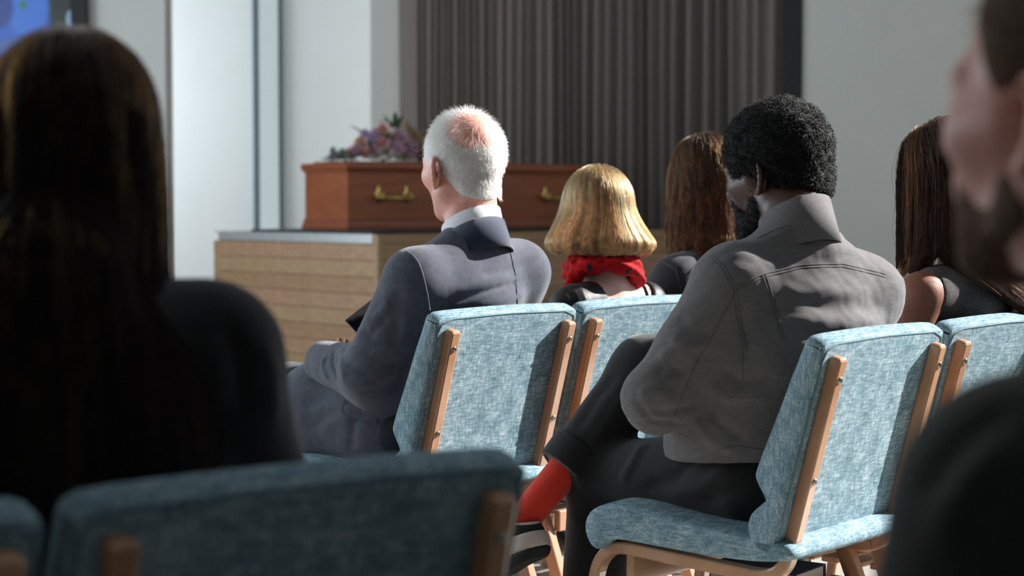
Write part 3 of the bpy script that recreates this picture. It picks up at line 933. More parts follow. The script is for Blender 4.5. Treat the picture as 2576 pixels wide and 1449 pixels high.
def make_chair():
    c = empty('upholstered_chair')
    prof = smooth_closed([bk(0.012, 0.0), bk(0.12, 0.0), bk(0.25, 0.0), bk(0.38, 0.0), bk(0.430, 0.0), bk(0.437, 0.003), bk(0.441, 0.012), bk(0.443, 0.03), bk(0.438, 0.042), bk(0.42, 0.048), bk(0.30, 0.062), bk(0.20, 0.076), bk(0.150, 0.082),
                          bk(0.130, 0.078), bk(0.100, 0.048), bk(0.092, 0.050), bk(0.060, 0.070), bk(0.03, 0.070), bk(0.004, 0.05), bk(-0.006, 0.022)], 3)
    def drop(x, y, z):
        e = max(0, abs(x) - 0.215) / 0.035
        return (0.009 * e ** 2.5 if z > 0.76 else 0.0) - (0.002 * math.cos(x * 9) if z > 0.80 else 0)
    b = mk('backrest', *cushion(prof, 0.25, 0.0015, drop), M_FABRIC, c, local=True)
    # welted seam round the rear edge of the back pad
    pts = [(-0.243, *bk(0.03, -0.001)), (-0.243, *bk(0.2, -0.001)), (-0.243, *bk(0.40, -0.001)), (-0.236, *bk(0.420, -0.001)), (-0.20, *bk(0.432, 0.0)), (0, *bk(0.436, 0.0)), (0.20, *bk(0.432, 0.0)), (0.236, *bk(0.420, -0.001)), (0.243, *bk(0.40, -0.001)), (0.243, *bk(0.2, -0.001)), (0.243, *bk(0.03, -0.001))]
    mk('piping', *tube(pts, 0.0022, 6), M_PIPING, b, local=True)
    sp = smooth_closed([(0.075, 0.402), (0.16, 0.388), (0.30, 0.386), (0.44, 0.390), (0.51, 0.388), (0.542, 0.364), (0.564, 0.372), (0.578, 0.400), (0.573, 0.430), (0.548, 0.452), (0.50, 0.464), (0.43, 0.463), (0.34, 0.450), (0.22, 0.438), (0.12, 0.434), (0.078, 0.424)], 3)
    s = mk('seat', *cushion(sp, 0.25, 0.005), M_FABRIC_SEAT, c, local=True)
    # bent side frames: back post, seat rail and front leg in one sweep
    off = -0.0135
    p_top, p_low = bk(0.405, off), bk(-0.035, off)
    path = fillet([p_top, p_low, (0.16, 0.352), (0.563, 0.372), (0.622, 0.0)], [0.16, 0.12, 0.085], 9)
    for sx in (-1, 1):
        V, F = sweep_frame(path, 0.031, 0.027, 0.005)
        fr = mk('side_frame', V + np.array((sx * 0.207, 0, 0)), F, M_BEECH, c, local=True, smooth=False)
        leg = sweep_frame([(0.215, 0.352), (0.16, 0.22), (0.075, 0.0)], 0.028, 0.036, 0.004, ends=False)
        mk('rear_leg', leg[0] + np.array((sx * 0.205, 0, 0)), leg[1], M_BEECH, c, local=True, smooth=False)
        for s_ in (0.368, 0.160):
            q = np.array(bk(s_, off - 0.0137))
            M = frame((sx * 0.207, q[0], q[1]), (1, 0, 0), (0, BU[0], BU[1]), (0, -BN[0], -BN[1]))
            sc = join(lathe([(0.0, -0.001), (0.0072, -0.001), (0.0072, 0.001), (0.0062, 0.003), (0.0036, 0.0042), (0.0034, 0.0026), (0.0, 0.0026)], 14))
            mk('screw', *xform(sc, M), M_STEEL, fr, local=True)
    mk('front_stretcher', *box((-0.19, 0.49, 0.285), (0.19, 0.512, 0.365), 0.004), M_BEECH, c, local=True, smooth=False)
    mk('rear_stretcher', *box((-0.19, 0.135, 0.235), (0.19, 0.155, 0.29), 0.004), M_BEECH, c, local=True, smooth=False)
    for y in (0.19, 0.255, 0.32, 0.385):
        mk('shelf_slat', *box((-0.192, y, 0.268), (0.192, y + 0.045, 0.282), 0.003), M_BEECH, c, local=True, smooth=False)
    for y in (0.02,):
        pass
    return c
chair0 = make_chair()
def rvec(a): a = math.radians(a); return np.array((math.cos(a), math.sin(a)))
def fvec(a): a = math.radians(a); return np.array((-math.sin(a), math.cos(a)))
CH = {}
pa = np.array((0.0, 4.27)); aa = 48
pb = np.array((0.755, 3.57)); ab = 50
CH['A'] = (pa, aa); CH['A2'] = (pa + rvec(aa) * 0.525, aa - 1); CH['A3'] = (pa + rvec(aa) * 1.05, aa)
CH['B'] = (pb, ab); CH['C'] = (pb + rvec(ab) * 0.26 + rvec(46) * 0.265, 46)
FP = np.array((-0.182, 1.70)); CH['F'] = (FP, 36.0)
CH['F2'] = (FP - rvec(36) * 0.26 - rvec(41) * 0.262, 41.0)
CH['M'] = (np.array((0.66, 1.12)), 46.0)
chair_labels = {
    'A': 'teal upholstered beech chair carrying the person in a grey suit',
    'A2': 'teal upholstered beech chair carrying the person in a red scarf',
    'A3': 'teal upholstered beech chair carrying the person in a navy jacket',
    'B': 'teal upholstered beech chair carrying the person in a grey denim jacket',
    'C': 'teal upholstered beech chair carrying the person in a sleeveless tweed top',
    'F': 'teal upholstered beech chair carrying the person in a black blazer',
    'F2': 'empty teal upholstered chair beside the person in a black blazer',
    'M': 'teal upholstered beech chair under the person in dark green',
}
for i, (k, (p, a)) in enumerate(CH.items()):
    o = chair0 if i == 0 else copy_tree(chair0)
    o.location = (p[0], p[1], 0); o.rotation_euler = (0, 0, math.radians(a))
    setp(o, chair_labels[k], 'chair', 'teal chairs set out in rows')
def clocal(key, x, y, z):
    p, a = CH[key]
    q = p + rvec(a) * x + fvec(a) * y
    return Vector((q[0], q[1], z))

# hymn books on the shelves under two seats
def book(key, x, y, rz, label):
    p = clocal(key, x, y, 0.2825)
    o = empty('hymn_book', p, math.radians(CH[key][1]) + rz)
    mk('page_block', *box((-0.066, -0.10, 0.003), (0.066, 0.10, 0.037), 0.001), M_PAGES, o, local=True, smooth=False)
    for z in (0.0, 0.037):
        mk('cover', *box((-0.07, -0.104, z), (0.07, 0.104, z + 0.003), 0.0008), M_COVER, o, local=True, smooth=False)
    mk('spine', *box((0.066, -0.104, 0.0), (0.071, 0.104, 0.04), 0.001), M_COVER, o, local=True, smooth=False)
    setp(o, label, 'book', 'hymn books on the chair shelves')
book('B', 0.03, 0.30, math.radians(4), 'navy hymn book under the seat of the person in grey denim')
book('A2', 0.02, 0.30, math.radians(-6), 'navy hymn book under the seat of the person in a red scarf')

# ------------------------------------------------------------------ people
SK_PALE = skin('skin_pale_pink', rgb(214, 158, 142), rgb(226, 176, 160))
SK_FAIR = skin('skin_fair', rgb(222, 180, 164), rgb(232, 194, 180))
SK_TAN = skin('skin_tan', rgb(134, 84, 64), rgb(150, 96, 74), 0.62)
SK_DARK = skin('skin_dark_brown', rgb(70, 46, 38), rgb(88, 60, 48), 0.38)
SK_MID = skin('skin_ruddy', rgb(220, 150, 134), rgb(230, 168, 152))
UP = Vector((0, 0, 1))
def facing(deg, pitch=0.0, roll=0.0):
    """axes of a body turned deg to the viewer's left from straight away; pitch nods down"""
    a = math.radians(deg)
    F = Vector((-math.sin(a), math.cos(a), 0)); R = Vector((math.cos(a), math.sin(a), 0)); U = UP.copy()
    if pitch:
        q = Matrix.Rotation(math.radians(-pitch), 3, R); F = q @ F; U = q @ U
    if roll:
        q = Matrix.Rotation(math.radians(roll), 3, F); R = q @ R; U = q @ U
    return R, F, U
class Head:
    def __init__(s, c, deg, pitch=0, roll=0, size=1.0):
        s.c = Vector(c); s.R, s.F, s.U = facing(deg, pitch, roll); s.s = size
    def p(s, x, y, z):
        return s.c + (s.R * x + s.F * y + s.U * z) * s.s
    def M(s):
        return np.array([list(s.R), list(s.F), list(s.U)])
    def loc(s, P):
        return (np.asarray(P) - np.array(s.c)) @ s.M().T / s.s
    def wor(s, L):
        return np.asarray(L) @ s.M() * s.s + np.array(s.c)
CR_C, CR_R = np.array((0, -0.012, 0.028)), np.array((0.079, 0.100, 0.092))
def head_prims(f, h, male=True):
    ax = (h.R, h.F, h.U); s = h.s
    e = lambda x, y, z, a, b, c, k=0.02, op='u': f.ell(h.p(x, y, z), ax, (a * s, b * s, c * s), k * s, op)
    c = lambda a, b, r0, r1, k=0.02, op='u': f.cone(h.p(*a), h.p(*b), r0 * s, r1 * s, k * s, op)
    e(*CR_C, *CR_R, 0.0)
    e(0, 0.022, -0.035, 0.064, 0.070, 0.078, 0.04)
    jw = 0.056 if male else 0.049
    for sx in (-1, 1):
        c((sx * jw, -0.005, -0.062), (sx * 0.02, 0.062, -0.104), 0.022, 0.018, 0.03)
        c((sx * 0.046, 0.062, -0.022), (sx * 0.058, 0.025, -0.022), 0.022, 0.018, 0.03)
        c((sx * 0.008, 0.088, 0.022), (sx * 0.046, 0.074, 0.018), 0.012, 0.010, 0.02)
    e(0, 0.066, -0.103, 0.024, 0.02, 0.018, 0.03)
    e(0, 0.074, -0.062, 0.032, 0.022, 0.030, 0.03)
    c((0, 0.094, 0.012), (0, 0.112, -0.026), 0.008, 0.012, 0.015)
    for sx in (-1, 1): c((sx * 0.012, 0.100, -0.030), (sx * 0.014, 0.092, -0.032), 0.008, 0.008, 0.01)
    for sx in (-1, 1): e(sx * 0.033, 0.098, 0.001, 0.017, 0.016, 0.011, 0.012, 's')
    for sx in (-1, 1): e(sx * 0.033, 0.077, 0.001, 0.0125, 0.0125, 0.0125, 0.004)
    c((-0.02, 0.092, -0.058), (0.02, 0.092, -0.058), 0.006, 0.006, 0.01)
    c((-0.016, 0.090, -0.071), (0.016, 0.090, -0.071), 0.007, 0.007, 0.01)
def ear(h, side, size=1.0):
    """left/right ear as its own fine surface"""
    lo = np.array((-0.03, -0.03, -0.045)); hi = -lo
    f = Field(lo, hi, 0.0016)
    # ear plane: y back, z up, x outward
    e = lambda c, r, k=0.004, op='u': f.ell(c, np.eye(3), r, k, op)
    e((0.0, -0.004, 0.002), (0.0045, 0.017, 0.029), 0.0)
    pts = [(0.004, 0.012, 0.004), (0.006, 0.014, 0.016), (0.007, 0.009, 0.027), (0.008, -0.002, 0.031), (0.010, -0.013, 0.027), (0.012, -0.019, 0.016), (0.011, -0.019, 0.003), (0.009, -0.014, -0.010), (0.006, -0.006, -0.020), (0.003, 0.003, -0.026)]
    for a, b in zip(pts[:-1], pts[1:]): f.cone(a, b, 0.0042, 0.0042, 0.004)
    f.ell((0.002, 0.003, -0.024), np.eye(3), (0.0055, 0.009, 0.010), 0.006)
    ant = [(0.007, 0.002, 0.020), (0.008, -0.007, 0.014), (0.009, -0.010, 0.003), (0.007, -0.007, -0.009), (0.005, 0.0, -0.015)]
    for a, b in zip(ant[:-1], ant[1:]): f.cone(a, b, 0.0032, 0.0032, 0.003)
    f.ell((0.006, 0.003, 0.0), np.eye(3), (0.008, 0.007, 0.010), 0.004, 's')
    f.cone((0.003, 0.011, -0.004), (0.005, 0.010, 0.0), 0.0045, 0.004, 0.004)
    f.cone((-0.012, 0.004, 0.012), (-0.012, 0.002, -0.010), 0.012, 0.011, 0.012)
    V, F = f.mesh()
    V = V * 1.06 * size
    c_, s_ = math.cos(0.45), math.sin(0.45)     # flares away from the head towards the back
    V = np.stack([V[:, 0] * c_ - V[:, 1] * s_, V[:, 0] * s_ + V[:, 1] * c_, V[:, 2]], 1)
    ct, st = math.cos(0.18), math.sin(0.18)
    V = np.stack([V[:, 0], V[:, 1] * ct - V[:, 2] * st, V[:, 1] * st + V[:, 2] * ct], 1)
    V[:, 0] *= side
    if side < 0: F = F[:, ::-1]
    V = V + np.array((side * 0.076, -0.006, -0.020))
    return h.wor(V), F
def hand(w, d, n, size=1.0, curl=0.5, side=1):
    """palm and five fingers from wrist w along d, palm normal n (towards which fingers curl)"""
    d, n = Vector(d).normalized(), Vector(n); n = (n - d * n.dot(d)).normalized(); t = d.cross(n) * side
    w = Vector(w)
    f = Field(np.array(w) - 0.2, np.array(w) + 0.2, 0.0035)
    P = lambda a, b, c: w + (d * a + t * b + n * c) * size
    f.cone(P(-0.02, 0, 0), P(0.03, 0, 0), 0.024, 0.026, 0.02)
    f.rbox(P(0.055, 0, 0), (d, t, n), (0.032 * size, 0.026 * size, 0.004 * size), 0.010, 0.02)
    for i, (b, L) in enumerate(((0.029, 0.072), (0.010, 0.080), (-0.010, 0.075), (-0.028, 0.058))):
        p = P(0.09, b, 0); a = 0.15
        for k, fr in enumerate((0.45, 0.30, 0.25)):
            a += curl * (0.6 + 0.25 * k)
            q = p + (d * math.cos(a) + n * math.sin(a)) * L * fr * size
            f.cone(p, q, 0.0085 - 0.0008 * k, 0.0078 - 0.0008 * k, 0.004)
            p = q
    p = P(0.03, 0.026, 0.006)
    for k, (a, b, c, r) in enumerate(((0.055, 0.045, 0.016, 0.0115), (0.082, 0.048, 0.028, 0.0095), (0.102, 0.043, 0.036, 0.0085))):
        q = P(a, b, c); f.cone(p, q, r + 0.001, r, 0.006); p = q
    return f.mesh()
def lerp(a, b, t): return Vector(a) + (Vector(b) - Vector(a)) * t
def torso_prims(f, J, g=0.0, dep=0.11, wid=1.42, upper=0.06, belly=0.0, k=0.05, trap=0.05, rise=0.55):
    R, F, U = J['ax']
    sm = (J['shL'] + J['shR']) / 2
    pel, nk = J['pel'], J['neck']
    ch = lerp(sm, pel, 0.36) + F * J.get('chest_f', 0.0)
    wa = lerp(sm, pel, 0.70)
    f.cone(pel, wa, dep * 1.05 + g, dep * 0.98 + belly + g, k, n=R, sq=wid)
    f.cone(wa, ch, dep * 0.98 + belly + g, dep * 1.08 + g, k, n=R, sq=wid)
    f.cone(ch, sm - U * 0.045, dep * 1.08 + g, dep * 0.82 + g, k, n=R, sq=wid)
    f.cone(J['shL'] - U * 0.004, J['shR'] - U * 0.004, upper + g, upper + g, k)
    nb = lerp(sm, nk, rise)
    for s_ in ('shL', 'shR'):
        f.cone(nb + U * 0.01, lerp(sm, J[s_], 0.80) + U * 0.012, trap + g, upper * 0.82 + g, k)
def arm_prims(f, J, s_, g=0.0, r=(0.056, 0.045, 0.044, 0.032), k=0.03, end=1.0):
    a, b, c = J['sh' + s_], J['el' + s_], J['wr' + s_]
    f.cone(a, b, r[0] + g, r[1] + g, k)
    f.cone(b, lerp(b, c, end), r[2] + g, r[3] + g, k)
def leg_prims(f, J, s_, g=0.0, r=(0.088, 0.062, 0.058, 0.040), k=0.04, end=1.0):
    a, b, c = J['hip' + s_], J['kn' + s_], J['an' + s_]
    f.cone(a, b, r[0] + g, r[1] + g, k)
    f.cone(b, lerp(b, c, end), r[2] + g, r[3] + g, k)
def foot_prims(f, J, s_, g=0.0, k=0.02):
    a, t = J['an' + s_], J['toe' + s_]
    d = (t - a); d = Vector(d)
    heel = a - Vector((d.x, d.y, 0)).normalized() * 0.03 - UP * 0.035
    f.cone(a, heel, 0.036 + g, 0.03 + g, k)
    f.cone(heel, lerp(a, t, 0.55) - UP * 0.01, 0.032 + g, 0.032 + g, k)
    f.cone(lerp(a, t, 0.5), t, 0.034 + g, 0.026 + g, k)
    f.cone(a, lerp(a, t, 0.6), 0.038 + g, 0.03 + g, k)
def bounds(J, keys, m):
    P = np.array([list(J[k]) for k in keys]); return P.min(0) - m, P.max(0) + m
ALLJ = ['pel', 'neck', 'shL', 'shR', 'elL', 'elR', 'wrL', 'wrR', 'hipL', 'hipR', 'knL', 'knR', 'anL', 'anR', 'toeL', 'toeR']
def body(J, h, mat, label, male=True, ears=True, neck=0.056, ear_size=1.0, thick=1.0, skinny=0.0, origin=None, grow_arm=0.0, neck_to=None):
    lo, hi = bounds(J, ALLJ, 0.16)
    hp = np.array(h.c); lo = np.minimum(lo, hp - 0.17); hi = np.maximum(hi, hp + 0.17)
    f = Field(lo, hi, 0.009, [(hp - 0.135, hp + 0.135, 0.0042)])
    t = thick
    torso_prims(f, J, -0.018 + skinny, dep=0.102 * t, upper=0.052)
    for s_ in 'LR':
        arm_prims(f, J, s_, -0.010 + grow_arm); leg_prims(f, J, s_, -0.014); foot_prims(f, J, s_, -0.008)
    f.ell(J['pel'], J['ax'], (0.155 * t, 0.11 * t, 0.10), 0.05)
    f.cone(J['neck'] - J['ax'][2] * 0.02, h.p(0, -0.022, -0.055), neck * h.s * 1.06, neck * h.s, 0.03)
    g = Field(hp - 0.16, hp + 0.16, 0.1)
    head_prims(f, h, male)
    V, F = f.mesh()
    parts = [(V, F)]
    if ears: parts += [ear(h, -1, ear_size), ear(h, 1, ear_size)]
    for s_, sd in (('L', -1), ('R', 1)):
        d = J.get('hd' + s_, J['wr' + s_] - J['el' + s_])
        parts.append(hand(J['wr' + s_], d, J.get('palm' + s_, -UP), 0.92, J.get('curl' + s_, 0.45), sd))
    n = 0; VV, FF = [], []
    for v, q in parts: VV.append(v); FF.append(q + n); n += len(v)
    o = Vector((J['pel'].x, J['pel'].y, 0.0)) if origin is None else origin
    b = mk('person', np.concatenate(VV), np.concatenate(FF), mat, None, tuple(o))
    setp(b, label, 'person', 'mourners seated on the teal chairs')
    return b, tuple(o)
def band(center, ax, rx, ry, z0, z1, th=0.004, a0=-2.8, a1=2.8, flare=0.0, front=0.0, n=48, lean=0.0, z1f=None):
    """collar band round the neck; angle 0 is the nape, front lowers it towards the throat, flare widens the lower edge"""
    R, F, U = ax; c = Vector(center); V = []
    for i in range(n + 1):
        a = a0 + (a1 - a0) * i / n
        w = (1 - math.cos(a)) / 2
        zz0 = z0 - front * w; zz1 = (z1 if z1f is None else z1 + (z1f - z1) * w) - front * w
        for (z, e, o) in ((zz0, flare, 0), (zz1, 0.0, 0), (zz1, 0.0, th), ((zz0 + zz1) / 2, flare * 0.4, th * 1.2), (zz0, flare, th)):
            V.append(c + R * (rx + e + o) * math.sin(a) - F * ((ry + e + o) * math.cos(a) + lean * z) + U * z)
    m = 5; Fc = []
    for i in range(n):
        for k in range(m): Fc.append((i * m + k, (i + 1) * m + k, (i + 1) * m + (k + 1) % m, i * m + (k + 1) % m))
    Fc.append(tuple(range(m))); Fc.append(tuple(n * m + k for k in range(m - 1, -1, -1)))
    return np.array([tuple(v) for v in V]), Fc

# ------------------------------------------------------------------ hair
def curves_obj(name, P, rad, mat, parent, origin, taper=0.35):
    """P (n, m, 3) strands in world space"""
    n, m, _ = P.shape
    hc = bpy.data.hair_curves.new(name)
    hc.add_curves([m] * n)
    Q = (P - np.asarray(origin)).astype(np.float32).reshape(-1)
    hc.position_data.foreach_set('vector', Q)
    at = hc.attributes.get('radius') or hc.attributes.new('radius', 'FLOAT', 'POINT')
    prof = np.linspace(1, taper, m, dtype=np.float32)[None, :] * np.full((n, 1), rad, dtype=np.float32)
    at.data.foreach_set('value', prof.reshape(-1))
    hc.materials.append(mat)
    o = bpy.data.objects.new(name, hc); C.objects.link(o); o.parent = parent
    return o
def scalp_roots(n, seed, keep):
    """points on the cranium in head space; keep(dir) -> bool mask"""
    r = np.random.default_rng(seed); out = []; tot = 0
    while tot < n:
        d = r.normal(size=(n * 3, 3)); d /= np.linalg.norm(d, axis=1, keepdims=True)
        d = d[keep(d)]; out.append(d); tot += len(d)
    return np.concatenate(out)[:n]
def push_out(P, V, c, M, rad, stick=0.0):
    rad = np.broadcast_to(np.asarray(rad, dtype=np.float64), P.shape)
    L = (P - c) @ M.T / rad
    q = np.linalg.norm(L, axis=1)
    ins = q < 1
    if ins.any():
        Ln = L[ins] / np.maximum(q[ins], 1e-6)[:, None]
        P[ins] = (Ln * rad[ins]) @ M + c
        nn = (Ln / rad[ins]) @ M; nn /= np.linalg.norm(nn, axis=1, keepdims=True)
        dv = (V[ins] * nn).sum(1)
        V[ins] -= np.minimum(dv, 0)[:, None] * nn
    return P, V
def grow(h, dirs, init, steps, ds, grav, colliders, seed, wave=0.0, wave_f=60.0, jitter=0.1, wind=None, layer=(0.004, 0.016)):
    r = np.random.default_rng(seed); n = len(dirs)
    lay = r.uniform(layer[0], layer[1], n)
    root = CR_C + dirs * CR_R
    P = h.wor(root); V = init(dirs, root) @ h.M(); V += r.normal(size=V.shape) * jitter
    V /= np.linalg.norm(V, axis=1, keepdims=True)
    cc = h.wor(CR_C[None])[0]; M = h.M()
    out = [P.copy()]; g = np.array((0, 0, -1.0))
    for i in range(steps):
        V = V * (1 - grav) + g * grav
        if wind is not None: V = V + wind(P, i)
        V /= np.maximum(np.linalg.norm(V, axis=1, keepdims=True), 1e-6)
        P = P + V * ds
        t = min(1, (i + 1) / 4)
        P, V = push_out(P, V, cc, M, CR_R * h.s + (lay * t)[:, None])
        for (c, Mx, rad) in colliders:
            P, V = push_out(P, V, np.array(c), Mx, np.array(rad) + lay[:, None] * 0.8)
        out.append(P.copy())
    P = np.stack(out, 1)
    grow.lay = lay
    return P
def trim(P, m, zcut=None, length=None, seed=0, ragged=0.01):
    """resample strands to m points, cutting below zcut(P)"""
    r = np.random.default_rng(seed); n, k, _ = P.shape
    end = np.full(n, k - 1.0)
    if zcut is not None:
        zc = zcut(P[:, -1]) + r.normal(size=n) * ragged
        below = P[:, :, 2] < zc[:, None]
        first = np.where(below.any(1), below.argmax(1), k - 1); end = np.maximum(first, 3).astype(float)
    if length is not None: end = np.minimum(end, length * (1 + r.normal(size=n) * 0.08))
    end = np.clip(end, 2, k - 1)
    t = np.linspace(0, 1, m)[None, :] * end[:, None]
    i = np.minimum(t.astype(int), k - 2); f = (t - i)[..., None]
    ar = np.arange(n)[:, None]
    return P[ar, i] * (1 - f) + P[ar, i + 1] * f
def clump(P, nl, amt, seed, power=0.8):
    r = np.random.default_rng(seed); n = len(P)
    L = r.choice(n, nl, replace=False)
    key = np.concatenate([P[:, 0], P[:, P.shape[1] // 2] * 0.7], 1)
    best = np.full(n, 1e9); who = np.zeros(n, dtype=int)
    for l in L:
        d = ((key - key[l]) ** 2).sum(1); m = d < best; best[m] = d[m]; who[m] = l
    t = np.linspace(0, 1, P.shape[1])[None, :, None] ** power
    return P + (P[who] - P) * amt * t, L
def waves(P, amp, freq, seed, nl=80):
    r = np.random.default_rng(seed); n, m, _ = P.shape
    grp = r.integers(0, nl, n); ph = r.uniform(0, 6.28, nl)[grp]; fr = (freq * r.uniform(0.8, 1.25, nl))[grp]
    d = np.linalg.norm(np.diff(P, axis=1), axis=2); s = np.concatenate([np.zeros((n, 1)), np.cumsum(d, 1)], 1)
    t = np.clip(s / 0.12, 0, 1.3)
    A = r.normal(size=(nl, 3))[grp]; A[:, 2] *= 0.2; A /= np.linalg.norm(A, axis=1, keepdims=True)
    return P + A[:, None, :] * (amp * t * np.sin(s * fr[:, None] + ph[:, None]))[..., None]
def hair_core(P, L, r, h, cap=0.004, res=0.006, capkeep=None, step=2):
    """solid mass under the strands: union of tubes along the lead strands and a scalp cap"""
    Q = P[L]
    lo = Q.reshape(-1, 3).min(0) - 0.05; hi = Q.reshape(-1, 3).max(0) + 0.05
    f = Field(lo, hi, res)
    M = h.M(); c = h.wor(CR_C[None])[0]
    f.ell(c, M, CR_R * h.s + cap, 0.0)
    if capkeep is not None:
        for (p, n) in capkeep: f.cut(h.p(*p), h.R * n[0] + h.F * n[1] + h.U * n[2], 0.01)
    for q in Q:
        idx = list(range(1, len(q), step))
        if idx[-1] != len(q) - 1: idx.append(len(q) - 1)
        for a, b in zip(idx[:-1], idx[1:]):
            f.cone(q[a], q[b], r, r * (0.9 if b < len(q) - 1 else 0.6), 0.008)
    return f.mesh()

def piece(name, V, F, mat, parent, origin, label=None):
    o = mk(name, V, F, mat, parent, origin)
    if label: o['label'] = label
    return o
def down(P, z): return Vector((P.x, P.y, z))
M_SHOE = plain('black_leather', rgb(20, 20, 21), 0.35, noise_amt=0.15)
def simple_shoes(J, parent, O, mat=None, g=0.006):
    for s_ in 'LR':
        lo, hi = bounds(J, ['an' + s_, 'toe' + s_], 0.09)
        f = Field(lo, hi, 0.006); foot_prims(f, J, s_, g); f.cut(J['an' + s_] + UP * 0.03, (0, 0, 1), 0.004)
        f.cut((0, 0, 0.004), (0, 0, -1))
        piece('shoe', *f.mesh(), mat or M_SHOE, parent, O)
def trousers(J, parent, O, mat, g=0.008, endL=0.9, endR=0.9, r=(0.088, 0.066, 0.066, 0.06), rR=None):
    lo, hi = bounds(J, ['pel', 'hipL', 'hipR', 'knL', 'knR', 'anL', 'anR'], 0.16)
    f = Field(lo, hi, 0.0075)
    f.ell(J['pel'], J['ax'], (0.168, 0.122, 0.105), 0.05)
    for s_, e in (('R', endR), ('L', endL)):
        leg_prims(f, J, s_, g, rR if (s_ == 'R' and rR) else r, end=e)
        d = (J['an' + s_] - J['kn' + s_]).normalized()
        # square hem
        q = lerp(J['kn' + s_], J['an' + s_], e)
        sl = f.sl(np.array(q) - 0.13, np.array(q) + 0.13); X, Y, Z = f.grid(sl)
        v = (X - q.x) * d.x + (Y - q.y) * d.y + (Z - q.z) * d.z
        near = (np.abs(X - q.x) ** 2 + np.abs(Y - q.y) ** 2 + np.abs(Z - q.z) ** 2) < 0.125 ** 2
        f.d[sl] = np.where(near, np.maximum(f.d[sl], v), f.d[sl])
    return f.mesh()
def jacket(J, g=0.012, res=0.0062, dep=0.112, wid=1.45, upper=0.06, arm=(0.062, 0.054, 0.052, 0.042), hem=None, k=0.045, belly=0.0, end=(0.96, 0.96), trap=0.05, extra=None, sleeves=True, rise=0.55):
    keys = ['pel', 'neck', 'shL', 'shR'] + (['elL', 'elR', 'wrL', 'wrR'] if sleeves else [])
    lo, hi = bounds(J, keys, 0.18)
    f = Field(lo, hi, res)
    torso_prims(f, J, g, dep, wid, upper, belly, k, trap, rise)
    f.ell(J['pel'] + J['ax'][2] * 0.03, J['ax'], (0.172 + g, 0.126 + g, 0.10), 0.06)
    if extra: extra(f)
    if hem is not None: f.cut(hem[0], hem[1], 0.006)
    if sleeves:
        arm_prims(f, J, 'L', g, arm, 0.03, end[0]); arm_prims(f, J, 'R', g, arm, 0.03, end[1])
    return f
def lap(key, J, dz=0.0, kneey=0.66, spread=0.10):
    J['hipL'], J['hipR'] = clocal(key, -0.09, 0.32, 0.52 + dz), clocal(key, 0.09, 0.32, 0.52 + dz)
    J['knL'], J['knR'] = clocal(key, -spread, kneey, 0.53 + dz), clocal(key, spread, kneey, 0.53 + dz)
    J['anL'], J['anR'] = clocal(key, -spread, kneey + 0.02, 0.095), clocal(key, spread, kneey + 0.02, 0.095)
    J['toeL'], J['toeR'] = clocal(key, -spread - 0.03, kneey + 0.17, 0.035), clocal(key, spread + 0.03, kneey + 0.17, 0.035)
    return J

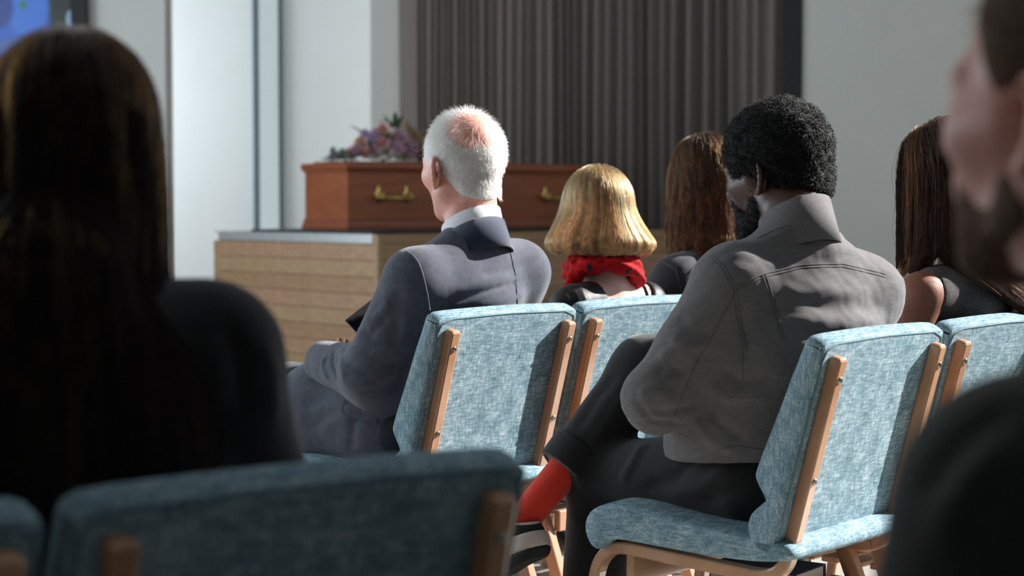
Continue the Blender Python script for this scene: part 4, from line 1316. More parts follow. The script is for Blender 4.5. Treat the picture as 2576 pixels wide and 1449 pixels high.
# ============================================================ grey-haired man in a suit
def man_suit():
    J = lap('A', {'ax': facing(42, 4)})
    J['pel'] = clocal('A', -0.01, 0.33, 0.54)
    J['shL'], J['shR'] = W(1044, 708, 4.27), W(1306, 686, 4.50)
    J['neck'] = W(1188, 592, 4.40)
    J['elL'], J['wrL'] = W(930, 940, 4.30), W(818, 912, 4.50)
    J['elR'], J['wrR'] = clocal('A', 0.195, 0.27, 0.66), clocal('A', 0.14, 0.44, 0.635)
    J['hdL'] = J['ax'][0] * 0.8 + J['ax'][1] * 0.5; J['hdR'] = J['ax'][0] * -0.7 + J['ax'][1] * 0.6 + UP * 0.1
    J['knL'] = W(735, 990, 4.66); J['hipL'] = clocal('A', -0.10, 0.28, 0.54)
    J['palmR'] = J['palmL'] = UP; J['curlL'] = J['curlR'] = 0.6
    h = Head(W(1164, 414, 4.44), 36, 4, -2, 1.07)
    b, O = body(J, h, SK_MID, 'person in a grey suit jacket with a navy velvet collar, holding a booklet', neck=0.060, ear_size=1.08)
    grey = cloth('grey_suit_wool', rgb(78, 82, 94), 0.34, 1300, 0.9, 0.25, 0.3)
    f = jacket(J, 0.012, rise=0.66, res=0.005, belly=0.014, hem=(J['pel'] - UP * 0.07, (0, 0, -1)), arm=(0.064, 0.056, 0.055, 0.046))
    S = Surf(*f.mesh())
    S.fold([([(1010, 690), (990, 800), (1000, 900)], 0.02, -0.004), ([(870, 880), (930, 900), (1000, 870)], 0.012, 0.006), ([(850, 905), (920, 935), (1010, 905)], 0.01, -0.006),
            ([(840, 960), (930, 965), (1010, 930)], 0.012, 0.006), ([(900, 850), (960, 850), (1020, 800)], 0.014, -0.004), ([(1110, 760), (1200, 735), (1290, 715)], 0.008, -0.004),
            ([(1120, 735), (1210, 712), (1300, 690)], 0.012, 0.003), ([(1180, 770), (1260, 755), (1340, 735)], 0.01, 0.003), ([(960, 1000), (1010, 950), (1060, 860)], 0.014, -0.006),
            ([(820, 890), (812, 920), (828, 960)], 0.008, 0.006), ([(838, 880), (836, 915), (850, 965)], 0.006, -0.006), ([(860, 870), (858, 910), (870, 960)], 0.01, 0.005),
            ([(950, 760), (1000, 730), (1050, 740)], 0.016, 0.004), ([(1130, 768), (1230, 732), (1330, 700)], 0.006, -0.006), ([(1200, 690), (1280, 680), (1350, 650)], 0.01, -0.003), ([(880, 830), (930, 840), (980, 800)], 0.01, -0.006), ([(890, 800), (940, 800), (990, 760)], 0.012, 0.005), ([(985, 900), (1015, 850), (1030, 780)], 0.01, 0.004), ([(930, 1090), (1000, 1040), (1050, 1000)], 0.012, -0.005)])
    V = S.V + S.N * (0.0016 * vnoise(S.V * 9.0, 3))[:, None]
    S = Surf(V, S.F)
    j = piece('jacket', S.V, S.F, grey, b, O)
    dk = cloth('dark_seam_thread', rgb(44, 48, 56), 0.1, 600)
    for pts, r in (([(1022, 632), (1038, 643), (1052, 660), (1061, 685), (1068, 712), (1075, 745), (1080, 780)], 0.0028), ([(1258, 560), (1280, 620), (1296, 690), (1302, 770)], 0.0008)):
        t = S.seam(pts, r, 0.0005 if r > 0.002 else 0.0008)
        if t: piece('seam', *t, grey if r > 0.002 else dk, j, O)
    # skirt of the jacket over the hip with its pocket flap
    lo, hi = bounds(J, ['pel', 'hipL', 'hipR', 'knL'], 0.2)
    f = Field(lo, hi, 0.007)
    f.cone(J['pel'], lerp(J['hipL'], J['knL'], 0.72) - UP * 0.015, 0.125, 0.118, 0.08)
    f.cone(J['pel'] - J['ax'][0] * 0.06, lerp(J['hipL'], J['knL'], 0.55) - J['ax'][0] * 0.03 - UP * 0.03, 0.12, 0.11, 0.10)
    f.cone(J['pel'], lerp(J['hipR'], J['knR'], 0.45), 0.125, 0.11, 0.08)
    f.ell(J['pel'] + UP * 0.03, J['ax'], (0.20, 0.13, 0.15), 0.08)
    f.cut((0, 0, 0.45), (0, 0, -1), 0.02)
    S2 = Surf(*f.mesh())
    S2.fold([([(760, 1040), (850, 1020), (960, 1040)], 0.014, 0.006), ([(880, 1140), (890, 1060), (960, 1010)], 0.012, -0.005), ([(800, 1100), (840, 1060), (900, 1040)], 0.015, 0.005)])
    sk = piece('jacket_skirt', S2.V, S2.F, grey, b, O)
    L = [S2.pick(x, y) for x, y in ((868, 1008), (952, 1022), (948, 1066), (925, 1060), (862, 1040))]
    if all(a[0] is not None for a in L):
        q = [a[0] + a[1] * 0.005 for a in L]; q2 = [a[0] + a[1] * 0.0005 for a in L]
        piece('pocket_flap', np.array([tuple(v) for v in q + q2]), [(0, 1, 2, 3, 4), (9, 8, 7, 6, 5)] + [(i, (i + 1) % 5, 5 + (i + 1) % 5, 5 + i) for i in range(5)], grey, sk, O).data.shade_flat()
    # shirt collar and velvet jacket collar
    R, F, U = facing(40, 8)
    white = cloth('white_shirt_cotton', rgb(232, 232, 236), 0.03, 900, 0.8, 0.1, 0.15)
    velvet = cloth('navy_collar_velvet', rgb(34, 46, 72), 0.25, 500, 0.9, 0.6, 0.2)
    nc = lerp(J['neck'], h.p(0, -0.02, -0.07), 0.2)
    piece('shirt_collar', *band(nc, (R, F, U), 0.070, 0.074, -0.03, 0.046, 0.003, -2.9, 2.9, 0.008, 0.052), white, b, O)
    piece('jacket_collar', *band(nc, (R, F, U), 0.077, 0.080, -0.058, 0.016, 0.005, -2.1, 2.1, 0.016, 0.062), velvet, b, O)
    navy = cloth('charcoal_trousers', rgb(40, 44, 52), 0.15, 800)
    piece('trousers', *trousers(J, b, O, navy), navy, b, O)
    simple_shoes(J, b, O)
    # hair: white, cropped, thin on the crown
    bald = (np.array((0.24, -0.70, 0.68)) @ h.M().T); bald /= np.linalg.norm(bald)
    def keep(d):
        z, y, x = d[:, 2], d[:, 1], d[:, 0]
        hl = np.where(z > 0.25, 0.55 + 0.3 * z, 0.35 + 0.5 * np.clip(z + 0.3, 0, 1))
        near_ear = (np.abs(x) > 0.72) & (y > -0.15) & (z < -0.28)
        k = (y < hl) & (z > -0.68 + 0.30 * np.clip(y + 0.2, 0, 1)) & ~near_ear
        return k
    d = scalp_roots(15000, 5, keep)
    ang = np.degrees(np.arccos(np.clip(d @ bald, -1, 1))); rr = np.random.default_rng(1)
    d = d[rr.uniform(size=len(d)) < np.clip((ang - 19) / 30, 0.05, 1)]
    def init(dirs, root):
        t = -(dirs - (dirs @ bald)[:, None] * 0)  # away from the crown whorl
        away = dirs - bald; away -= (away * dirs).sum(1)[:, None] * dirs
        away /= np.maximum(np.linalg.norm(away, axis=1, keepdims=True), 1e-6)
        top = np.clip(dirs[:, 2:3] - 0.2, 0, 1)
        return away * 0.9 + dirs * (0.35 + 0.55 * top) + np.array((0, -0.1, -0.25))
    P = grow(h, d, init, 6, 0.0042, 0.05, [], 2, jitter=0.22, layer=(0.002, 0.008))
    r2 = np.random.default_rng(8); nn = 1300
    th = r2.uniform(-1.25, 1.25, nn); zz = -0.035 - 0.050 * r2.uniform(size=nn) ** 1.3
    rad_ = 0.0625 - 0.06 * (-zz - 0.03)
    q = np.stack([rad_ * np.sin(th), -0.040 - rad_ * np.cos(th) * 0.98, zz], 1)
    tn = np.stack([np.sin(th) * 0.25, -np.cos(th) * 0.25, np.full(nn, -1.0)], 1); tn += r2.normal(size=tn.shape) * 0.2
    tt = np.linspace(0, 0.009, P.shape[1])[None, :, None]
    P = np.concatenate([P, h.wor(q)[:, None, :] + (tn @ h.M())[:, None, :] * tt * r2.uniform(0.5, 1.1, (nn, 1, 1))])
    hm = hair_mat('white_hair', 0.012, 0.1, 0.4, 0.3)
    # pale cropped base under the strands
    f = Field(np.array(h.c) - 0.16, np.array(h.c) + 0.16, 0.0045)
    cc = h.wor(CR_C[None])[0]
    f.ell(cc, h.M(), (CR_R + 0.002) * h.s, 0.0)
    bd = Vector(bald @ h.M())
    f.ell(Vector(cc) + bd * 0.112, np.eye(3), (0.070, 0.070, 0.070), 0.012, 's')
    f.cut(h.p(0, 0.052, 0.0), h.F * 1.0 - h.U * 0.25, 0.01)
    f.cone(h.p(0, -0.042, -0.02), h.p(0, -0.034, -0.085), 0.066, 0.060, 0.03)
    f.cut(h.p(0, -0.05, -0.070), -h.U * 1.0 + h.F * 0.55, 0.008)
    for sx in (-1, 1): f.ell(h.p(sx * 0.08, 0.002, -0.026), h.M(), (0.03, 0.026, 0.04), 0.006, 's')
    V, Fq = f.mesh()
    hp = piece('hair', V, Fq, plain('white_hair_base', rgb(208, 202, 199), 0.8, noise_amt=0.12, nscale=160, bump_s=0.3), b, O)
    curves_obj('hair_strands', P, 0.00026, hm, hp, O, 0.5)
    # dark order-of-service booklet in his hands
    c0 = W(868, 806, 4.58); e1 = (W(915, 769, 4.66) - c0).normalized(); e2 = (W(884, 843, 4.56) - c0).normalized(); e2 = (e2 - e1 * e2.dot(e1)).normalized()
    n = e1.cross(e2)
    bk_o = empty('booklet', c0 + e1 * 0.075 + e2 * 0.105)
    black = plain('black_card', rgb(14, 14, 15), 0.9, spec=0.1, noise_amt=0.1); pink = plain('paper_edge', rgb(206, 184, 180), 0.7, noise_amt=0.03)
    Mx = frame((0, 0, 0), e1, e2, n)
    mk('cover', *xform(box((-0.075, -0.105, -0.0022), (0.075, 0.105, -0.001)), Mx), black, bk_o, local=True, smooth=False)
    mk('cover', *xform(box((-0.075, -0.105, 0.001), (0.075, 0.105, 0.0022)), Mx), black, bk_o, local=True, smooth=False)
    mk('pages', *xform(box((-0.0765, -0.104, -0.001), (0.074, 0.104, 0.001)), Mx), pink, bk_o, local=True, smooth=False)
    setp(bk_o, 'thin black booklet held by the person in the grey suit', 'booklet')
man_suit()

# ============================================================ man with an afro in a grey denim jacket
def curl_strands(base, nrm, n_pts, length, rad, seed):
    r = np.random.default_rng(seed); n = len(base)
    t = np.linspace(0, 1, n_pts)[None, :, None]
    a = np.cross(nrm, r.normal(size=nrm.shape)); a /= np.linalg.norm(a, axis=1, keepdims=True); b_ = np.cross(nrm, a)
    ph = r.uniform(0, 6.28, (n, 1, 1)); turns = r.uniform(1.2, 2.4, (n, 1, 1)); R = rad * r.uniform(0.6, 1.3, (n, 1, 1))
    th = ph + turns * 6.283 * t
    ln = length * r.uniform(0.6, 1.2, (n, 1, 1))
    return base[:, None, :] + nrm[:, None, :] * ln * t + a[:, None, :] * R * np.cos(th) + b_[:, None, :] * R * np.sin(th)
def surf_samples(V, F, n, seed, keep=None):
    r = np.random.default_rng(seed)
    A = np.linalg.norm(np.cross(V[F[:, 1]] - V[F[:, 0]], V[F[:, 3]] - V[F[:, 0]]), axis=1)
    i = r.choice(len(F), n, p=A / A.sum()); u, v = r.uniform(size=(2, n, 1))
    P = (V[F[i, 0]] * (1 - u) + V[F[i, 1]] * u) * (1 - v) + (V[F[i, 3]] * (1 - u) + V[F[i, 2]] * u) * v
    N = normals(V, F)[F[i, 0]]
    if keep is not None: k = keep(P); P, N = P[k], N[k]
    return P, N
def man_denim():
    J = lap('B', {'ax': facing(24, 10)})
    J['pel'] = clocal('B', 0.0, 0.30, 0.53); J['chest_f'] = -0.03
    J['shL'], J['shR'] = W(1846, 716, 3.63), W(2172, 742, 3.77)
    J['neck'] = W(2004, 572, 3.69)
    J['elL'], J['wrL'] = W(1652, 1004, 3.61), Vector((0.36, 3.88, 0.72))
    J['elR'], J['wrR'] = clocal('B', 0.22, 0.42, 0.70), Vector((0.44, 4.02, 0.74))
    J['hipL'], J['knL'] = clocal('B', -0.09, 0.28, 0.52), W(1520, 1200, 3.93)
    J['anL'] = Vector((0.175, 3.92, 0.095)); J['toeL'] = J['anL'] + Vector((-0.12, 0.11, -0.06))
    J['hipR'], J['knR'] = clocal('B', 0.08, 0.28, 0.54), W(1628, 936, 3.98)
    J['anR'] = W(1300, 1326, 3.86); J['toeR'] = W(1150, 1405, 4.03)
    h = Head(W(1950, 424, 3.80), 50, 14, -3, 1.06)
    b, O = body(J, h, SK_DARK, 'person in a grey denim jacket and red socks, sitting with legs crossed', neck=0.062, ear_size=1.0)
    den = cloth('grey_denim', rgb(104, 101, 102), 0.28, 1100, 0.85, 0.2, 0.4, streak=(1, 1, 4))
    den_l = cloth('denim_seam', rgb(84, 82, 82), 0.12, 800)
    hem = (W(1850, 1172, 3.55), Vector((0.05, 0, -1)))
    def extra(f):
        f.ell(J['pel'] + UP * 0.10, J['ax'], (0.185, 0.15, 0.10), 0.05)
    f = jacket(J, 0.014, dep=0.127, wid=1.36, upper=0.066, arm=(0.066, 0.052, 0.052, 0.044), hem=hem, belly=0.026, trap=0.054, extra=extra, rise=0.68, res=0.005)
    S = Surf(*f.mesh())
    S.fold([([(1990, 755), (2100, 772), (2230, 768)], 0.018, -0.006), ([(1980, 802), (2100, 815), (2240, 803)], 0.016, 0.006), ([(1960, 740), (2080, 735), (2200, 730)], 0.018, 0.004),
            ([(1780, 1000), (1800, 1060), (1880, 1110)], 0.012, -0.008), ([(1770, 960), (1830, 1000), (1950, 1000)], 0.014, 0.008), ([(1800, 920), (1860, 960), (1960, 950)], 0.012, -0.007),
            ([(1730, 1040), (1790, 1110), (1880, 1150)], 0.012, 0.007), ([(1650, 910), (1700, 880), (1760, 900)], 0.014, 0.006), ([(1640, 940), (1690, 925), (1740, 945)], 0.010, -0.005),
            ([(1600, 990), (1650, 985), (1700, 1010)], 0.012, 0.006), ([(1620, 1030), (1680, 1040), (1750, 1020)], 0.010, -0.006), ([(1860, 780), (1880, 850), (1870, 930)], 0.014, -0.006),
            ([(1890, 620), (1940, 600), (2000, 560)], 0.02, 0.004), ([(2010, 580), (2020, 600), (2060, 610)], 0.006, -0.003), ([(2000, 830), (2080, 850), (2160, 845)], 0.012, -0.005), ([(2060, 640), (2120, 625), (2180, 640)], 0.016, 0.003), ([(1700, 800), (1740, 830), (1790, 830)], 0.012, -0.005), ([(1680, 850), (1730, 870), (1790, 870)], 0.010, 0.005), ([(1600, 1010), (1640, 1060), (1720, 1070)], 0.008, -0.006)])
    V = S.V + S.N * (0.002 * vnoise(S.V * 8.0, 5) + 0.0009 * vnoise(S.V * 26.0, 6))[:, None]
    S = Surf(V, S.F)
    j = piece('jacket', S.V, S.F, den, b, O)
    seams = [[(1782, 645), (1815, 675), (1845, 730), (1852, 790), (1870, 880), (1868, 960)], [(1788, 640), (1822, 670), (1853, 726), (1861, 790), (1879, 880)],
             [(1853, 722), (1920, 690), (2020, 666), (2120, 664), (2230, 690)], [(1856, 729), (1922, 697), (2021, 673), (2120, 671), (2228, 697)],
             [(1918, 692), (1935, 740), (1955, 810), (1968, 860)], [(1926, 690), (1943, 740), (1963, 810), (1976, 860)],
             [(1850, 735), (1820, 790), (1790, 850), (1760, 900)], [(1758, 900), (1720, 985), (1690, 1060)],
             [(2033, 560), (2045, 602), (2075, 606), (2110, 608)], [(1905, 600), (1950, 578), (2000, 563), (2050, 556), (2090, 556)],
             [(1810, 1128), (1860, 1122), (1945, 1135)], [(1835, 1135), (1842, 1175)], [(1850, 1140), (1856, 1176)]]
    for pts in seams:
        t = S.seam(pts, 0.0011, 0.0)
        if t: piece('seam', *t, den_l, j, O)
    h_, n_ = S.pick(1925, 1152)
    if h_ is not None:
        bt = plain('copper_button', rgb(140, 98, 82), 0.4, metal=0.8, noise_amt=0.1)
        M = Matrix.Translation(h_ + n_ * 0.001) @ n_.to_track_quat('Z', 'Y').to_matrix().to_4x4()
        piece('button', *xform(lathe([(0, 0), (0.0088, 0), (0.0088, 0.002), (0.006, 0.003), (0.005, 0.002), (0.0, 0.0028)], 16), M), bt, j, O)
    R, F, U = facing(30, 12)
    nc = lerp(J['neck'], h.p(0, -0.02, -0.07), 0.15)
    piece('collar', *band(nc, (R, F, U), 0.069, 0.073, -0.050, 0.046, 0.006, -2.6, 2.6, 0.012, 0.045), den, b, O)
    tr = cloth('black_trousers', rgb(27, 27, 28), 0.2, 700, 0.8, 0.25, 0.2)
    e_r = 0.64
    V, Fq = trousers(J, b, O, tr, 0.006, 0.92, e_r, r=(0.092, 0.074, 0.072, 0.068), rR=(0.092, 0.072, 0.070, 0.052))
    S = Surf(V, Fq)
    S.fold([([(1600, 1240), (1700, 1200), (1780, 1120)], 0.016, -0.008), ([(1560, 1220), (1600, 1150), (1620, 1110)], 0.012, 0.006), ([(1660, 1260), (1770, 1220), (1860, 1150)], 0.014, 0.007),
            ([(1750, 1270), (1860, 1230), (1930, 1180)], 0.012, -0.006), ([(1440, 1100), (1500, 1000), (1560, 930)], 0.018, -0.006), ([(1480, 1130), (1540, 1060), (1580, 980)], 0.014, 0.006)])
    tro = piece('trousers', S.V, S.F, tr, b, O)
    # turned-up hem of the crossed leg
    dsh = (J['anR'] - J['knR']).normalized(); a_, b2 = lerp(J['knR'], J['anR'], e_r - 0.13), lerp(J['knR'], J['anR'], e_r + 0.005)
    f = Field(np.minimum(a_, b2) - 0.12, np.maximum(a_, b2) + 0.12, 0.005)
    f.cone(a_, b2, 0.070, 0.065, 0.0); f.cut(a_, -dsh, 0.004); f.cut(b2, dsh, 0.004)
    f.cone(b2 - dsh * 0.03, b2 + dsh * 0.05, 0.053, 0.053, 0.004, 's')
    piece('turn_up', *f.mesh(), tr, tro, O)
    red = cloth('red_ribbed_sock', rgb(222, 58, 38), 0.12, 900, 0.85, 0.3, 0.3)
    for s_, t0 in (('R', 0.45), ('L', 0.75)):
        q = lerp(J['kn' + s_], J['an' + s_], t0); f = Field(np.minimum(q, J['an' + s_]) - 0.12, np.maximum(q, J['an' + s_]) + 0.12, 0.005)
        f.cone(q, lerp(q, J['an' + s_], 0.9), 0.042, 0.035, 0.02); foot_prims(f, J, s_, -0.003)
        V, Fq = f.mesh()
        if s_ == 'R':
            # fine vertical ribbing near the top
            N = normals(V, Fq); dd = (J['anR'] - J['knR']).normalized(); L_ = (V - np.array(q)) @ np.array(dd)
            ux = np.array(dd.orthogonal().normalized()); uy = np.array(dd.cross(Vector(ux)))
            an = np.arctan2((V - np.array(q)) @ uy, (V - np.array(q)) @ ux)
        piece('sock', V, Fq, red, b, O)
        # banded trainer: black collar, pale quarter, black sole
        a, t = J['an' + s_], J['toe' + s_]
        d = (t - a).normalized(); up = (a - J['kn' + s_]); up = -(up - d * up.dot(d)).normalized(); sd = d.cross(up)
        foot_up = (UP - d * UP.dot(d)).normalized()
        def shoe_field(g):
            f = Field(np.minimum(a, t) - 0.12, np.maximum(a, t) + 0.12, 0.0045)
            base = a - foot_up * 0.046 - d * 0.022
            f.cone(a + foot_up * 0.012 - d * 0.004, base, 0.043 + g, 0.042 + g, 0.02)
            f.cone(base, base + d * 0.20, 0.042 + g, 0.044 + g, 0.02); f.cone(base + d * 0.12, base + d * 0.215 - foot_up * 0.008, 0.044 + g, 0.034 + g, 0.02)
            f.cone(a, base + d * 0.11, 0.042 + g, 0.040 + g, 0.03)
            return f, base
        cream = plain('cream_suede', rgb(196, 184, 176), 0.8, noise_amt=0.06, nscale=200); blk = plain('black_knit', rgb(24, 24, 26), 0.8, noise_amt=0.2, nscale=300)
        f, base = shoe_field(0.0); z0 = base - foot_up * 0.036
        root = empty('shoe', O); root.parent = b; root.location = (0, 0, 0)
        def slab(name, lo_, hi_, g, mat, par):
            f, _ = shoe_field(g)
            f.cut(z0 + foot_up * hi_, foot_up, 0.003); f.cut(z0 + foot_up * lo_, -foot_up, 0.003)
            return piece(name, *f.mesh(), mat, par, O)
        slab('sole', 0.0, 0.020, 0.003, blk, root); slab('quarter', 0.020, 0.056, 0.001, cream, root)
        f, _ = shoe_field(0.0)
        f.cut(z0 + foot_up * 0.056, -foot_up, 0.003); f.cut(a + foot_up * 0.012, foot_up - d * 0.35, 0.004)
        piece('shoe_collar', *f.mesh(), blk, root, O)
        f, _ = shoe_field(0.0012)
        f.cut(a + foot_up * 0.0085, -(foot_up - d * 0.35), 0.0); f.cut(a + foot_up * 0.013, foot_up - d * 0.35, 0.0)
        piece('shoe_lip', *f.mesh(), cream, root, O)
    # afro
    f = Field(np.array(h.c) - 0.2, np.array(h.c) + 0.2, 0.0048)
    hc = h.wor(CR_C[None])[0]
    f.ell(Vector(hc) - h.F * 0.004 + h.U * 0.006, h.M(), (0.105, 0.119, 0.108), 0.0)
    f.ell(h.p(0, -0.055, -0.045), h.M(), (0.078, 0.058, 0.052), 0.03)
    f.cut(h.p(0, 0.080, 0.03), h.F - h.U * 0.10, 0.012)
    f.ell(h.p(0, 0.105, -0.035), h.M(), (0.12, 0.064, 0.085), 0.012, 's')
    for sx in (-1, 1): f.ell(h.p(sx * 0.105, 0.018, -0.045), h.M(), (0.048, 0.034, 0.052), 0.012, 's')
    f.cut(h.p(0, -0.06, -0.070), -h.U + h.F * 0.5, 0.012)
    V, Fq = f.mesh(); N = normals(V, Fq)
    V = V + N * (0.0035 * vnoise(V * 22, 9) + 0.002 * vnoise(V * 55, 10))[:, None]
    hm = hair_mat('black_afro_hair', 1.0, 0.3, 0.22, 0.0, 0.1, 1.33)
    base_m = plain('black_hair_base', rgb(13, 12, 13), 0.8, noise_amt=0.3, nscale=200, bump_s=0.6)
    hp = piece('hair', V, Fq, base_m, b, O)
    P, N = surf_samples(V, Fq, 15000, 3)
    curves_obj('hair_curls', curl_strands(P - N * 0.006, N, 12, 0.012, 0.0030, 4), 0.00034, hm, hp, O, 0.7)
    # beard
    f = Field(np.array(h.c) - 0.18, np.array(h.c) + 0.14, 0.0045)
    f.cone(h.p(-0.066, 0.020, -0.030), h.p(-0.060, 0.016, -0.075), 0.012, 0.020, 0.02); f.cone(h.p(0.066, 0.020, -0.030), h.p(0.060, 0.016, -0.075), 0.012, 0.020, 0.02)
    for sx in (-1, 1):
        f.cone(h.p(sx * 0.060, 0.016, -0.075), h.p(sx * 0.026, 0.070, -0.112), 0.022, 0.030, 0.02)
        f.cone(h.p(sx * 0.03, 0.088, -0.048), h.p(sx * 0.04, 0.072, -0.085), 0.009, 0.016, 0.02)
    f.ell(h.p(0, 0.070, -0.122), h.M(), (0.045, 0.038, 0.036), 0.03)
    f.ell(h.p(0, 0.106, -0.065), h.M(), (0.022, 0.016, 0.014), 0.008, 's')
    V, Fq = f.mesh(); N = normals(V, Fq); V = V + N * (0.002 * vnoise(V * 40, 12))[:, None]
    bd = piece('beard', V, Fq, base_m, b, O)
    P, N = surf_samples(V, Fq, 4500, 5)
    curves_obj('beard_curls', curl_strands(P - N * 0.003, N, 10, 0.008, 0.0022, 6), 0.0003, hm, bd, O, 0.7)
man_denim()

# ============================================================ women: shared long-hair routine
def part_init(side_x=0.0, back=0.45, lift=0.25):
    def init(dirs, root):
        s = np.where(root[:, 0] > side_x, 1.0, -1.0)
        fr = np.clip((root[:, 1] + 0.005) / 0.05, 0, 1)          # parted on top, falling straight from the crown
        lat = np.stack([s * 0.65 * fr, -(back * fr + 1.0 * (1 - fr)), np.full(len(s), -0.1)], 1)
        lat[:, 0] += (1 - fr) * root[:, 0] * 2.5
        lat -= (lat * dirs).sum(1)[:, None] * dirs
        top = np.clip(dirs[:, 2:3], 0, 1)
        return lat * (0.4 + 0.6 * top) + dirs * lift * top + np.array((0, 0, -0.5)) * (1 - top)
    return init
def scalp_keep(d):
    x, y, z = d[:, 0], d[:, 1], d[:, 2]
    return (y < 0.42 + 0.45 * np.clip(z, -0.3, 1)) & (z > -0.62) & ~((y > 0.15) & (z < 0.0))
def long_hair(h, b, O, base_mat, mat, n, steps, ds, grav, cols, zcut, nl, amt, seed, wave=(0, 50), rad=0.0003, layer=(0.003, 0.016), core_r=0.0055, wind=None, pts=22, ragged=0.01, part=0.0, lead=320, lift=0.25, cap=0.004, face=None):
    d = scalp_roots(n, seed, scalp_keep)
    P = grow(h, d, part_init(part, lift=lift), steps, ds, grav, cols, seed + 1, jitter=0.10, wind=wind, layer=layer)
    P = trim(P, pts, zcut, None, seed + 2, ragged)
    P, L = clump(P, nl, amt, seed + 3)
    if wave[0]: P = waves(P, wave[0], wave[1], seed + 4, nl)
    rr = np.random.default_rng(seed + 5)
    inner = np.argsort(grow.lay)[:int(n * 0.45)]
    Lc = rr.choice(inner, lead, replace=False)
    V, F = hair_core(P * 1.0, Lc, core_r, h, cap, 0.006, [((0, 0.06, 0.02), (0, 1, -0.3))], 2)
    # draw the mass in slightly so that the strands lie on it
    N = normals(V, F); V = V - N * 0.002
    hp = piece('hair', V, F, base_mat, b, O)
    curves_obj('hair_strands', P, rad, mat, hp, O, 0.5)
    return hp
def ell_col(c, ax, r): return (tuple(c), np.array([list(a) for a in ax]), r)

